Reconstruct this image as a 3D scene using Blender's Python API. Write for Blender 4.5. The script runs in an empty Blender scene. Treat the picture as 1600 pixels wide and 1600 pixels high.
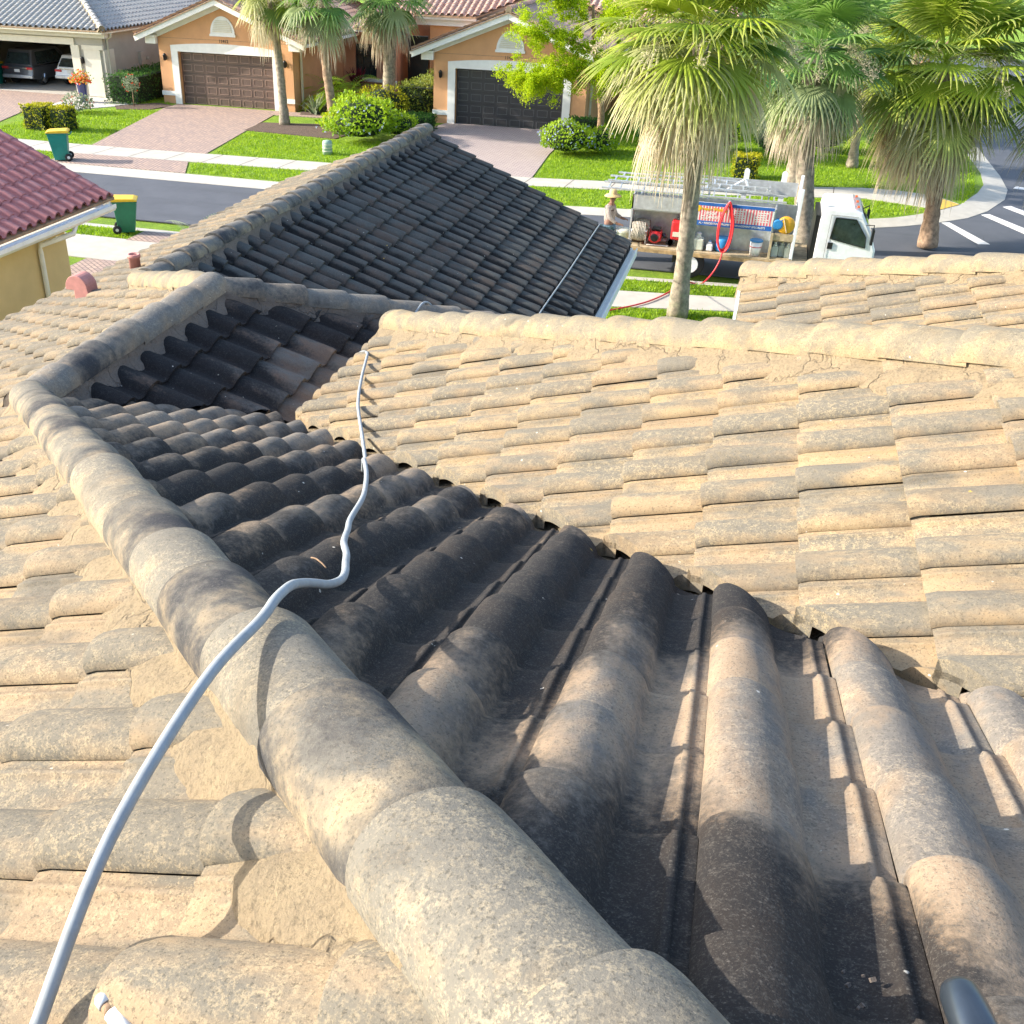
import bpy, bmesh, math, random
from math import sin, cos, pi, radians, sqrt, atan2, hypot, exp
from mathutils import Vector, Matrix, noise

S = bpy.context.scene
C = S.collection
rnd = random.Random(7)

# ------------------------------------------------------------------ camera
TH, RO, AZ, F, CX = radians(30.1), radians(1.37), radians(16.0), 1605.0, 700.0
EYE = Vector((0, 0, 8.2))
def _cam():
    f = Vector((0, cos(TH), -sin(TH))); r = Vector((1, 0, 0)); u = Vector((0, sin(TH), cos(TH)))
    c, s = cos(RO), sin(RO)
    rr = r * c + u * s; uu = u * c - r * s
    def h(v):  # camera azimuth frame -> house frame (x right, y towards the street)
        return Vector((cos(AZ) * v.x - sin(AZ) * v.y, sin(AZ) * v.x + cos(AZ) * v.y, v.z))
    rr, uu, ff = h(rr), h(uu), h(f)
    m = Matrix((rr, uu, -ff)).transposed().to_4x4(); m.translation = EYE
    return m
cd = bpy.data.cameras.new('camera'); cam = bpy.data.objects.new('camera', cd); C.objects.link(cam)
cam.matrix_world = _cam()
cd.sensor_width = 36; cd.lens = 36 * F / 1600; cd.shift_x = (800 - CX) / 1600
cd.clip_end = 1500; cd.clip_start = 0.05
S.camera = cam
S.render.resolution_x = 1024; S.render.resolution_y = 1024

# ------------------------------------------------------------------ light
SUN_EL, SUN_AZ = radians(25), radians(13)     # sun stands to the left (-x), a little behind the camera
to_sun = Vector((-cos(SUN_AZ) * cos(SUN_EL), -sin(SUN_AZ) * cos(SUN_EL), sin(SUN_EL)))
sd = bpy.data.lights.new('sun', 'SUN'); sd.energy = 3.25; sd.angle = radians(0.55); sd.color = (1.0, 0.93, 0.82)
sun = bpy.data.objects.new('sun', sd); C.objects.link(sun)
sun.rotation_euler = (-to_sun).to_track_quat('-Z', 'Y').to_euler(); sun.location = (-30, -8, 30)
W = bpy.data.worlds.new('World'); S.world = W; W.use_nodes = True
nt = W.node_tree; bg = nt.nodes['Background']
sk = nt.nodes.new('ShaderNodeTexSky'); sk.sky_type = 'NISHITA'; sk.sun_disc = False
sk.sun_elevation = SUN_EL; sk.sun_rotation = atan2(to_sun.x, to_sun.y); sk.air_density = 1.0; sk.dust_density = 1.5
nt.links.new(sk.outputs[0], bg.inputs[0]); bg.inputs[1].default_value = 0.15
S.view_settings.view_transform = 'Standard'; S.view_settings.look = 'None'
S.view_settings.exposure = 1.52; S.view_settings.gamma = 1.0
S.render.engine = 'CYCLES'

# ------------------------------------------------------------------ materials
def newmat(name):
    m = bpy.data.materials.new(name); m.use_nodes = True
    n = m.node_tree.nodes; b = n['Principled BSDF']; b.inputs['Roughness'].default_value = 0.8
    return m, m.node_tree, b
class NT:
    def __init__(s, t): s.t = t; s.n = t.nodes; s.l = t.links
    def node(s, ty, **k):
        x = s.n.new(ty)
        for a, v in k.items(): setattr(x, a, v)
        return x
    def put(s, sock, v):
        if hasattr(v, 'links') or isinstance(v, bpy.types.NodeSocket): s.l.new(v, sock)
        else:
            try: sock.default_value = v
            except Exception: sock.default_value = (*v, 1)
    def coord(s): return s.node('ShaderNodeTexCoord').outputs['Object']
    def noise(s, vec, scale, detail=4, rough=.55, dist=0.0):
        x = s.node('ShaderNodeTexNoise'); s.put(x.inputs['Vector'], vec); x.inputs['Scale'].default_value = scale
        x.inputs['Detail'].default_value = detail; x.inputs['Roughness'].default_value = rough; x.inputs['Distortion'].default_value = dist
        return x.outputs['Fac']
    def vor(s, vec, scale, feature='F1', out='Distance', rand=1.0):
        x = s.node('ShaderNodeTexVoronoi', feature=feature); s.put(x.inputs['Vector'], vec); x.inputs['Scale'].default_value = scale
        x.inputs['Randomness'].default_value = rand
        return x.outputs[out]
    def ramp(s, fac, a, b, lo=0.0, hi=1.0):
        x = s.node('ShaderNodeMapRange'); x.clamp = True
        s.put(x.inputs[0], fac); x.inputs[1].default_value = a; x.inputs[2].default_value = b
        x.inputs[3].default_value = lo; x.inputs[4].default_value = hi
        return x.outputs[0]
    def math(s, op, a, b=0.0):
        x = s.node('ShaderNodeMath', operation=op); s.put(x.inputs[0], a); s.put(x.inputs[1], b); return x.outputs[0]
    def mix(s, fac, a, b, mode='MIX'):
        x = s.node('ShaderNodeMix', data_type='RGBA', blend_type=mode)
        s.put(x.inputs[0], fac)
        for i, v in ((6, a), (7, b)):
            if isinstance(v, bpy.types.NodeSocket): s.l.new(v, x.inputs[i])
            else: x.inputs[i].default_value = (*v[:3], 1)
        return x.outputs[2]
    def bump(s, h, strength, dist, base=None):
        x = s.node('ShaderNodeBump'); s.put(x.inputs['Height'], h); x.inputs['Strength'].default_value = strength
        x.inputs['Distance'].default_value = dist
        if base is not None: s.l.new(base, x.inputs['Normal'])
        return x.outputs[0]
    def mapping(s, vec, scale=(1, 1, 1), rot=(0, 0, 0), loc=(0, 0, 0)):
        x = s.node('ShaderNodeMapping'); s.put(x.inputs[0], vec); x.inputs['Scale'].default_value = scale
        x.inputs['Rotation'].default_value = rot; x.inputs['Location'].default_value = loc
        return x.outputs[0]
    def attr(s, name):
        a = s.node('ShaderNodeAttribute', attribute_name=name)
        sp = s.node('ShaderNodeSeparateColor'); s.l.new(a.outputs['Color'], sp.inputs[0])
        return sp.outputs[0], sp.outputs[1], sp.outputs[2], a.outputs['Alpha']

def plain(name, col, rough=.6, metal=0.0, var=.12, scale=6.0, bump=0.0, bscale=60, coat=0.0, dirt=None, dirtamt=.5, spec=None):
    m, t, b = newmat(name); N = NT(t); c = N.coord()
    n = N.noise(c, scale, 5, .6)
    dark = tuple(x * (1 - var * 1.6) for x in col); lite = tuple(min(1, x * (1 + var)) for x in col)
    o = N.mix(N.ramp(n, .3, .7), dark, lite)
    if dirt is not None:
        n2 = N.noise(c, scale * .6, 8, .7)
        o = N.mix(N.ramp(n2, .5, .72, 0, dirtamt), o, dirt)
    t.links.new(o, b.inputs['Base Color']); b.inputs['Roughness'].default_value = rough; b.inputs['Metallic'].default_value = metal
    if coat: b.inputs['Coat Weight'].default_value = coat
    if spec is not None: b.inputs['Specular IOR Level'].default_value = spec
    if bump:
        t.links.new(N.bump(N.noise(c, bscale, 4, .6), bump, .01), b.inputs['Normal'])
    return m

def tile_mat(name, a, b_, grey, black, lichen=.55, algae=.3, algae_scale=1.1, streak=(1, 1, 1), speck=1.0, gcol=(.8, .7, .5), bump=.5, rnd_algae=.35, blots=(), pan=.05):
    """weathered concrete tile: pigment, grey lichen, black algae, light speckle; per tile tint in 'tint'"""
    m, t, bs = newmat(name); N = NT(t); c = N.coord()
    r, g, bb, h = N.attr('tint')
    base = N.mix(N.ramp(r, -.3, 1.3), a, b_)
    nm = N.noise(N.mapping(c, streak), 7, 7, .62)
    # lichen sits on the weather side of the roll tops and differs tile by tile
    lf = N.math('ADD', nm, N.math('MULTIPLY', N.math('SUBTRACT', g, .5), .16))
    lf = N.math('ADD', lf, N.math('MULTIPLY', h, .10))
    o = N.mix(N.ramp(lf, .62 - lichen * .25, .78 - lichen * .22), base, grey)
    # pale mineral grains and mortar wash
    fine = N.noise(c, 190, 3, .75)
    mid = N.noise(c, 42, 5, .75)
    sp_ = N.ramp(N.math('ADD', N.math('MULTIPLY', mid, .55), N.math('MULTIPLY', fine, .5)), .51, .64, 0, .85 * speck)
    o = N.mix(N.math('MULTIPLY', sp_, N.ramp(N.noise(N.mapping(c, streak, (0, 0, 0), (5, 2, 9)), 4.5, 3), .30, .66, .12, 1.0)), o, gcol)
    o = N.mix(N.ramp(N.noise(N.mapping(c, (streak[0] * 1.2, streak[1] * 1.2, 1), (0, 0, 0), (1, 8, 3)), 2.6, 5, .65), .52, .72, 0, .5), o, tuple(x * .55 for x in b_))
    # broad variation of how much grain shows
    # black algae
    big = N.noise(N.mapping(c, streak), algae_scale, 4, .5)
    al = N.math('ADD', N.math('MULTIPLY', big, 1.1), N.math('MULTIPLY', mid, .62))
    al = N.math('ADD', al, N.math('MULTIPLY', nm, .70)); al = N.math('SUBTRACT', al, .33)
    al = N.math('ADD', al, N.math('MULTIPLY', fine, .22)); al = N.math('SUBTRACT', al, .11)
    al = N.math('ADD', al, N.math('MULTIPLY', N.math('SUBTRACT', bb, .5), rnd_algae))
    al = N.math('SUBTRACT', al, N.math('MULTIPLY', h, pan))
    for (px, py, pz, pr, amt) in blots:      # stains where water and leaves collect
        vd_ = N.node('ShaderNodeVectorMath', operation='DISTANCE'); N.put(vd_.inputs[0], c); vd_.inputs[1].default_value = (px + 3.0, py - 6.0, pz)
        al = N.math('ADD', al, N.ramp(vd_.outputs['Value'], pr, pr * .25, 0, amt))
    lo = 1.25 - algae * .75
    o = N.mix(N.ramp(al, lo, lo + .30, 0, .92), o, black)
    o = N.mix(N.ramp(N.math('ADD', N.math('MULTIPLY', mid, .6), N.math('MULTIPLY', fine, .45)), .54, .68, 0, .20), o, tuple(min(1, x * 1.1) for x in grey))
    o = N.mix(N.ramp(fine, .58, .71, 0, .38 * speck), o, tuple(min(1, x * 1.5) for x in grey))
    o = N.mix(N.ramp(N.noise(c, 125, 2, .8), .33, .45, .58, 0), o, tuple(x * .4 for x in grey))
    # pale crusts and rare yellow lichen
    vd = N.vor(c, 3.1); 
    o = N.mix(N.math('MULTIPLY', N.ramp(vd, .035, .02), N.ramp(mid, .45, .5)), o, (.62, .42, .06))
    vd2 = N.vor(N.mapping(c, (1, 1, 1), (0, 0, 0), (3, 7, 1)), 9)
    o = N.mix(N.math('MULTIPLY', N.ramp(vd2, .06, .045), N.ramp(mid, .5, .56)), o, (.66, .6, .5))
    t.links.new(o, bs.inputs['Base Color']); bs.inputs['Roughness'].default_value = .92
    bs.inputs['Specular IOR Level'].default_value = .25
    hh = N.math('ADD', N.math('MULTIPLY', N.noise(c, 260, 3, .8), .35), N.math('MULTIPLY', mid, .6))
    b1 = N.bump(hh, bump, .006)
    t.links.new(N.bump(nm, bump * .8, .012, b1), bs.inputs['Normal'])
    return m

M = {}
def setup_materials():
    M['tileL'] = tile_mat('tile_left', (.325, .238, .142), (.265, .198, .13), (.165, .147, .115), (.03, .03, .032), .86, .22, 1.1, (.45, 1.1, .6), gcol=(.50, .385, .225))
    M['tileT'] = tile_mat('tile_tan', (.370, .268, .145), (.300, .215, .135), (.180, .160, .124), (.03, .03, .032), .82, .18, 1.1, (.45, 1.1, .6), gcol=(.56, .43, .235))
    M['tileN'] = tile_mat('tile_middle', (.335, .240, .155), (.275, .202, .138), (.175, .157, .135), (.010, .010, .012), .70, .84, 1.1, (1, .5, .6), .80, (.54, .43, .29), rnd_algae=.12, pan=.18,
        blots=((-.60, 2.75, 6.3, 1.15, .40), (-.35, 1.9, 6.5, .5, .2), (.12, 1.0, 6.95, .62, .30), (-1.9, 3.7, 5.9, 1.5, .22), (.22, 2.35, 6.4, .55, -.45), (.62, 1.8, 6.5, .9, -.55), (-3.3, 5.3, 5.3, 1.1, -.20)))
    M['tileM'] = tile_mat('tile_stained', (.19, .13, .095), (.14, .10, .075), (.15, .14, .125), (.008, .008, .010), .5, 1.08, .9, (.5, 1, .6), .4, (.3, .24, .18), pan=.22,  # dark brown pigment under heavy black algae
        blots=((-3.0, 7.2, 4.75, 1.1, -.50), (-4.1, 6.6, 5.1, 1.2, .15)))
    M['tileG'] = tile_mat('tile_blackened', (.11, .085, .068), (.08, .065, .055), (.085, .088, .082), (.008, .008, .009), .75, 1.04, .7, (.5, 1, .6), .45, (.27, .23, .19), rnd_algae=.22, pan=.62)
    M['cap'] = tile_mat('cap_tile', (.320, .246, .155), (.265, .208, .14), (.165, .152, .126), (.030, .031, .038), 1.0, .56, 2.6, gcol=(.48, .39, .25))
    M['capTan'] = tile_mat('cap_tile_tan', (.35, .265, .15), (.30, .225, .135), (.20, .175, .13), (.05, .045, .04), .72, .22, 2.2, gcol=(.48, .38, .21))
    M['capGrey'] = tile_mat('cap_tile_grey', (.30, .235, .155), (.25, .20, .14), (.17, .16, .145), (.030, .032, .038), 1.0, .40, 2.0, gcol=(.44, .37, .26))
    M['capDark'] = tile_mat('cap_tile_dark', (.28, .22, .155), (.23, .185, .14), (.165, .155, .138), (.030, .031, .036), .85, .50, 2.0, gcol=(.42, .36, .27))
    # mortar
    def mort(name, c1, c2, dk):
        m, t, b = newmat(name); N = NT(t); c = N.coord()
        o = N.mix(N.ramp(N.noise(c, 9, 6, .65), .3, .7), c1, c2)
        o = N.mix(N.ramp(N.noise(c, 75, 4, .8), .50, .66, 0, .65), o, tuple(x * .45 for x in c2))
        wp = N.node('ShaderNodeMix', data_type='VECTOR'); nz = N.node('ShaderNodeTexNoise'); nz.inputs['Scale'].default_value = 14; t.links.new(c, nz.inputs['Vector']); wp.inputs[0].default_value = .10; t.links.new(c, wp.inputs[4]); t.links.new(nz.outputs['Color'], wp.inputs[5])
        cr = N.vor(wp.outputs[1], 3.2, 'DISTANCE_TO_EDGE')
        o = N.mix(N.ramp(cr, .0, .008, .55, 0), o, dk)
        t.links.new(o, b.inputs['Base Color']); b.inputs['Roughness'].default_value = .95
        h = N.math('ADD', N.noise(c, 34, 6, .75), N.ramp(cr, 0, .02, -.5, 0))
        t.links.new(N.bump(h, .9, .02), b.inputs['Normal'])
        return m
    M['mortar'] = mort('mortar', (.32, .245, .145), (.245, .19, .12), (.14, .11, .075))
    M['mortarGrey'] = mort('mortar_grey', (.21, .165, .13), (.15, .125, .105), (.03, .03, .03))
    M['deck'] = plain('roof_underlay', (.03, .028, .025), .95, var=.3)
    # neighbours' roofs
    M['tileRed'] = tile_mat('tile_red', (.50, .20, .185), (.43, .17, .16), (.46, .22, .21), (.10, .04, .04), .3, -.4, 1, speck=.15, gcol=(.5, .25, .2), bump=.15)
    M['tilePink'] = tile_mat('tile_terracotta', (.62, .36, .26), (.50, .30, .22), (.46, .34, .28), (.14, .1, .09), .5, -.2, 1, speck=.3, gcol=(.75, .55, .45), bump=.2)
    M['tileGrey'] = tile_mat('tile_grey', (.42, .40, .36), (.36, .35, .34), (.40, .39, .36), (.1, .1, .1), .5, -.3, 1, speck=.3, gcol=(.6, .58, .5), bump=.2)
    M['stuccoOrange'] = plain('stucco_apricot', (.62, .33, .16), .9, var=.08, scale=1.2, bump=.25, bscale=90)
    M['stuccoPink'] = plain('stucco_salmon', (.55, .28, .17), .9, var=.08, scale=1.2, bump=.25, bscale=90)
    M['stuccoGrey'] = plain('stucco_greige', (.42, .39, .32), .9, var=.08, scale=1.2, bump=.25, bscale=90)
    M['stuccoYellow'] = plain('stucco_cream', (.60, .47, .25), .9, var=.07, scale=1.2, bump=.2, bscale=90)
    M['white'] = plain('white_trim', (.78, .77, .72), .6, var=.05, scale=3)
    M['cream'] = plain('cream_trim', (.66, .62, .50), .6, var=.05, scale=3)
    M['doorBrown'] = plain('door_brown', (.115, .072, .055), .5, var=.12, scale=2)
    M['doorBrownLine'] = plain('door_brown_edge', (.30, .20, .15), .5, var=.1)
    M['doorDark'] = plain('door_dark', (.035, .033, .034), .45, var=.12, scale=2)
    M['doorDarkLine'] = plain('door_dark_edge', (.10, .098, .10), .45, var=.1)
    M['dark'] = plain('dark_interior', (.02, .02, .022), .9)
    M['black'] = plain('black_plastic', (.012, .012, .013), .45)
    M['rubber'] = plain('rubber', (.02, .02, .02), .85)
    M['glass'] = plain('tinted_glass', (.03, .045, .045), .08, var=.3, spec=.8)
    M['alu'] = plain('aluminium', (.62, .64, .66), .38, .55, var=.12, scale=8, dirt=(.4, .38, .34), dirtamt=.4)
    M['whitePaint'] = plain('white_paint', (.80, .81, .82), .3, var=.04, coat=.5, dirt=(.55, .53, .48), dirtamt=.35)
    M['steel'] = plain('steel', (.05, .065, .085), .34, .6, var=.12, scale=20)
    M['chrome'] = plain('chrome', (.7, .7, .72), .15, .9, var=.1)
    M['silverCar'] = plain('silver_paint', (.11, .115, .125), .3, .4, var=.05, coat=.8)
    M['navyCar'] = plain('dark_paint', (.03, .032, .045), .25, .2, var=.05, coat=.9)
    M['red'] = plain('red_plastic', (.62, .025, .03), .4, var=.12)
    M['redHose'] = plain('red_hose', (.68, .03, .04), .45, var=.1)
    M['orange'] = plain('orange_lens', (.8, .12, .03), .3)
    M['yellow'] = plain('yellow_plastic', (.80, .50, .02), .5, var=.1)
    M['amber'] = plain('amber_reel', (.75, .38, .02), .5, var=.1)
    M['teal'] = plain('teal_plastic', (.005, .20, .155), .45, var=.12, scale=3)
    M['greenBin'] = plain('green_plastic', (.01, .17, .08), .45, var=.12, scale=3)
    M['blue'] = plain('blue_plastic', (.03, .22, .50), .45, var=.1)
    M['navyPot'] = plain('cobalt_glaze', (.01, .02, .13), .2, var=.1, coat=.6)
    M['jug'] = plain('translucent_jug', (.58, .62, .52), .4, var=.12)
    M['wood'] = plain('weathered_plywood', (.46, .36, .22), .85, var=.22, scale=9, bump=.3, dirt=(.2, .16, .11))
    M['rope'] = plain('coiled_cable', (.45, .40, .32), .8, var=.3, scale=20)
    M['ductPink'] = plain('vent_pink', (.55, .24, .20), .7, var=.1, scale=12)
    M['hose'] = plain('pale_hose', (.31, .34, .355), .78, var=.10, scale=30, dirt=(.30, .29, .25), dirtamt=.45)
    M['skin'] = plain('skin', (.22, .11, .07), .6)
    M['shirt'] = plain('shirt', (.34, .29, .26), .9, var=.2, scale=14)
    M['jeans'] = plain('jeans', (.13, .22, .30), .9, var=.2, scale=14)
    M['straw'] = plain('straw', (.62, .45, .22), .9, var=.2, scale=60)
    M['hair'] = plain('hair', (.015, .012, .01), .8)
    M['mulch'] = plain('mulch', (.13, .085, .06), .95, var=.6, scale=22, bump=1, bscale=30)
    M['stone'] = plain('white_stones', (.62, .58, .52), .9, var=.35, scale=16, bump=1, bscale=24)
    M['concrete'] = plain('pale_concrete', (.49, .455, .39), .9, var=.08, scale=2.5, bump=.2, dirt=(.42, .38, .31), dirtamt=.4)
    M['ramp'] = plain('yellow_ramp', (.62, .40, .06), .85, var=.1)
    M['roadWhite'] = plain('road_paint', (.78, .76, .72), .8, var=.1, scale=8)
    # asphalt
    m, t, b = newmat('asphalt'); N = NT(t); c = N.coord()
    o = N.mix(N.ramp(N.noise(c, .8, 6, .6), .3, .7), (.072, .078, .092), (.098, .104, .120))
    o = N.mix(N.ramp(N.noise(c, 160, 2, .8), .55, .7, 0, .5), o, (.15, .15, .16))
    o = N.mix(N.ramp(N.noise(N.mapping(c, (.25, 1.2, 1)), .9, 6, .6), .52, .7, 0, .4), o, (.052, .056, .066))
    ck = N.vor(N.mapping(c, (1, 1, 1)), .45, 'DISTANCE_TO_EDGE'); o = N.mix(N.math('MULTIPLY', N.ramp(ck, 0, .006, .6, 0), N.ramp(N.noise(c, .5), .5, .6)), o, (.03, .03, .033))
    t.links.new(o, b.inputs['Base Color']); b.inputs['Roughness'].default_value = .82
    t.links.new(N.bump(N.noise(c, 180, 3, .8), .4, .006), b.inputs['Normal']); M['asphalt'] = m
    # pavers
    def pavers(name, c1, c2, mo, rot):
        m, t, b = newmat(name); N = NT(t); c = N.mapping(N.coord(), (1, 1, 1), (0, 0, rot))
        x = N.node('ShaderNodeTexBrick'); N.put(x.inputs['Vector'], c); x.inputs['Scale'].default_value = 1.0
        x.inputs['Brick Width'].default_value = .24; x.inputs['Row Height'].default_value = .12; x.inputs['Mortar Size'].default_value = .016
        x.inputs['Color1'].default_value = (*c1, 1); x.inputs['Color2'].default_value = (*c2, 1); x.inputs['Mortar'].default_value = (*mo, 1)
        o = N.mix(N.ramp(N.noise(c, 1.4, 6, .65), .35, .7, 0, .45), x.outputs['Color'], tuple(v * .75 for v in c1))
        t.links.new(o, b.inputs['Base Color']); b.inputs['Roughness'].default_value = .9
        t.links.new(N.bump(x.outputs['Fac'], -.4, .01), b.inputs['Normal'])
        return m
    M['pavers'] = pavers('brick_pavers', (.50, .35, .27), (.34, .25, .22), (.17, .13, .11), radians(38))
    M['paversGrey'] = pavers('brick_pavers_pale', (.50, .40, .36), (.42, .33, .31), (.22, .18, .17), 0)
    # lawn
    m, t, b = newmat('lawn'); N = NT(t); c = N.coord()
    o = N.mix(N.ramp(N.noise(c, 1.3, 5, .6), .3, .7), (.20, .36, .008), (.33, .50, .018))
    o = N.mix(N.ramp(N.noise(c, .7, 6, .7), .52, .74, 0, .6), o, (.34, .34, .06))
    o = N.mix(N.ramp(N.noise(c, 26, 5, .75), .42, .68, 0, .8), o, (.035, .09, .006))
    t.links.new(o, b.inputs['Base Color']); b.inputs['Roughness'].default_value = .95
    t.links.new(N.bump(N.noise(c, 30, 5, .8), 1, .08), b.inputs['Normal']); M['lawn'] = m
    # leaves: tint.r = light/dark, tint.g = along blade, tint.b = dead
    def leaf(name, g1, g2, tip, dead, trans=.45, tipw=.5):
        m, t, b = newmat(name); N = NT(t); r, g, bb, h = N.attr('tint')
        o = N.mix(r, g1, g2)
        o = N.mix(N.math('MULTIPLY', N.ramp(g, .55, 1.0), tipw), o, tip)
        o = N.mix(N.ramp(bb, .0, 1.0), o, dead)
        t.links.new(o, b.inputs['Base Color']); b.inputs['Roughness'].default_value = .55
        b.inputs['Specular IOR Level'].default_value = .3
        tr = N.node('ShaderNodeBsdfTranslucent'); t.links.new(o, tr.inputs[0])
        mx = N.node('ShaderNodeMixShader'); mx.inputs[0].default_value = trans
        t.links.new(b.outputs[0], mx.inputs[1]); t.links.new(tr.outputs[0], mx.inputs[2])
        t.links.new(mx.outputs[0], t.nodes['Material Output'].inputs[0])
        return m
    M['palmLeaf'] = leaf('palm_leaf', (.045, .13, .025), (.40, .50, .045), (.70, .62, .22), (.68, .58, .41), .36)
    M['palmLeafCool'] = leaf('palm_leaf_cool', (.03, .12, .04), (.24, .40, .08), (.40, .42, .20), (.58, .49, .36), .36)
    M['limeLeaf'] = leaf('lime_leaf', (.28, .44, .008), (.58, .68, .010), (.62, .66, .03), (.3, .2, .05), .5, .3)
    M['bushLeaf'] = leaf('bush_leaf', (.13, .26, .008), (.42, .58, .02), (.50, .62, .04), (.3, .4, .6), .45, .3)
    M['darkLeaf'] = leaf('dark_leaf', (.02, .08, .012), (.08, .20, .03), (.14, .26, .04), (.3, .3, .1), .35, .3)
    M['goldLeaf'] = leaf('gold_leaf', (.10, .17, .01), (.50, .48, .015), (.72, .56, .02), (.25, .2, .03), .4, .7)
    M['oliveLeaf'] = leaf('olive_leaf', (.08, .16, .012), (.30, .36, .05), (.46, .46, .12), (.25, .2, .1), .4, .4)
    M['silverLeaf'] = leaf('silver_leaf', (.10, .16, .08), (.36, .40, .26), (.5, .5, .38), (.3, .3, .2), .4, .4)
    M['redLeaf'] = leaf('cordyline_leaf', (.10, .008, .02), (.22, .02, .05), (.2, .05, .05), (.2, .1, .1), .4, .3)
    M['petal'] = leaf('petal', (.62, .03, .03), (.85, .20, .06), (.8, .45, .05), (.7, .5, .1), .4, .3)
    M['paleBloom'] = leaf('pale_bloom', (.38, .45, .75), (.62, .68, .85), (.7, .72, .85), (.7, .7, .8), .3, .2)
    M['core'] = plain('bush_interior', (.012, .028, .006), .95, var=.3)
    M['trunk'] = plain('palm_trunk', (.30, .25, .19), .95, var=.35, scale=9, bump=.7, bscale=22, dirt=(.20, .26, .14), dirtamt=.45)
    M['trunkWarm'] = plain('palm_trunk_warm', (.34, .23, .15), .95, var=.35, scale=9, bump=.7, bscale=22)
    M['bark'] = plain('bark', (.34, .22, .13), .9, var=.3, scale=8, bump=.4)
setup_materials()

# ------------------------------------------------------------------ mesh helpers
def tag(o, label=None, cat=None, group=None, kind=None):
    if label: o['label'] = label
    if cat: o['category'] = cat
    if group: o['group'] = group
    if kind: o['kind'] = kind
    return o
def empty(name, loc=(0, 0, 0), label=None, cat=None, group=None, kind=None):
    o = bpy.data.objects.new(name, None); C.objects.link(o); o.location = loc; o.empty_display_size = .2
    return tag(o, label, cat, group, kind)
def origin_of(p):
    v = Vector((0, 0, 0))
    while p is not None: v += p.location; p = p.parent
    return v
class MB:
    """collects geometry in world coordinates; build() makes one object"""
    def __init__(s): s.v = []; s.f = []; s.m = []; s.t = []; s.mi = 0; s.tint = None; s.sm = []; s.smooth = False
    def vert(s, p, t=None): s.v.append(tuple(p)); s.t.append(t or s.tint or (.5, .5, .5, .5)); return len(s.v) - 1
    def face(s, ids): s.f.append(tuple(ids)); s.m.append(s.mi); s.sm.append(s.smooth)
    def poly(s, pts): s.face([s.vert(p) for p in pts])
    def box(s, x0, x1, y0, y1, z0, z1):
        s.prism([(x0, y0), (x1, y0), (x1, y1), (x0, y1)], z0, z1)
    def prism(s, pts, z0, z1):
        n = len(pts)
        a = [s.vert((x, y, z0)) for x, y in pts]; b = [s.vert((x, y, z1)) for x, y in pts]
        s.face(a[::-1]); s.face(b)
        for i in range(n): s.face((a[i], a[(i + 1) % n], b[(i + 1) % n], b[i]))
    def extr(s, pts, axis, a0, a1, sc=None):
        """profile pts in the plane normal to axis ('x': (y,z), 'y': (x,z))"""
        def P(p, a): return (a, p[0], p[1]) if axis == 'x' else (p[0], a, p[1])
        n = len(pts); q = sc(pts) if sc else pts
        A = [s.vert(P(p, a0)) for p in pts]; B = [s.vert(P(p, a1)) for p in q]
        s.face(A); s.face(B[::-1])
        for i in range(n): s.face((A[i], B[i], B[(i + 1) % n], A[(i + 1) % n]))
    def obox(s, c, size, rot):
        R = rot if isinstance(rot, Matrix) else Matrix.Rotation(rot, 3, 'Z')
        c = Vector(c); ids = []
        for dz in (-.5, .5):
            for dx, dy in ((-.5, -.5), (.5, -.5), (.5, .5), (-.5, .5)):
                ids.append(s.vert(c + R @ Vector((dx * size[0], dy * size[1], dz * size[2]))))
        a, b = ids[:4], ids[4:]
        s.face(a[::-1]); s.face(b)
        for i in range(4): s.face((a[i], a[(i + 1) % 4], b[(i + 1) % 4], b[i]))
    def bar(s, p0, p1, w, h=None):
        p0, p1 = Vector(p0), Vector(p1); d = p1 - p0
        R = d.to_track_quat('X', 'Z').to_matrix()
        s.obox((p0 + p1) / 2, (d.length, w, h or w), R)
    def tube(s, pts, r, n=8, cap=True, closed=False):
        pts = [Vector(p) for p in pts]; N = len(pts)
        rr = r if callable(r) else (lambda k: r if not isinstance(r, (list, tuple)) else r[k])
        up = None; rings = []; sm = s.smooth; s.smooth = True
        for k, p in enumerate(pts):
            if closed: d = pts[(k + 1) % N] - pts[k - 1]
            else: d = pts[min(k + 1, N - 1)] - pts[max(k - 1, 0)]
            d.normalize()
            if up is None: up = Vector((0, 0, 1)) if abs(d.z) < .9 else Vector((1, 0, 0))
            x = d.cross(up)
            if x.length < 1e-4: x = d.cross(Vector((0, 1, 0)))
            x.normalize(); up = x.cross(d).normalized()
            R = rr(k)
            rings.append([s.vert(p + (x * cos(2 * pi * i / n) + up * sin(2 * pi * i / n)) * R) for i in range(n)])
        for k in range(N - 1 + (1 if closed else 0)):
            A, B = rings[k], rings[(k + 1) % N]
            for i in range(n): s.face((A[i], A[(i + 1) % n], B[(i + 1) % n], B[i]))
        s.smooth = sm
        if cap and not closed: s.face(rings[0][::-1]); s.face(rings[-1])
    def lathe(s, prof, c, n=20, axis='z', cap=True, tilt=None):
        c = Vector(c); rings = []; sm = s.smooth; s.smooth = True
        for r, h in prof:
            ring = []
            for i in range(n):
                a = 2 * pi * i / n
                p = Vector((r * cos(a), r * sin(a), h))
                if axis == 'y': p = Vector((p.x, p.z, p.y))
                elif axis == 'x': p = Vector((p.z, p.x, p.y))
                if tilt: p = tilt @ p
                ring.append(s.vert(c + p))
            rings.append(ring)
        for A, B in zip(rings, rings[1:]):
            for i in range(n): s.face((A[i], A[(i + 1) % n], B[(i + 1) % n], B[i]))
        s.smooth = sm
        if cap: s.face(rings[0][::-1]); s.face(rings[-1])
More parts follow.
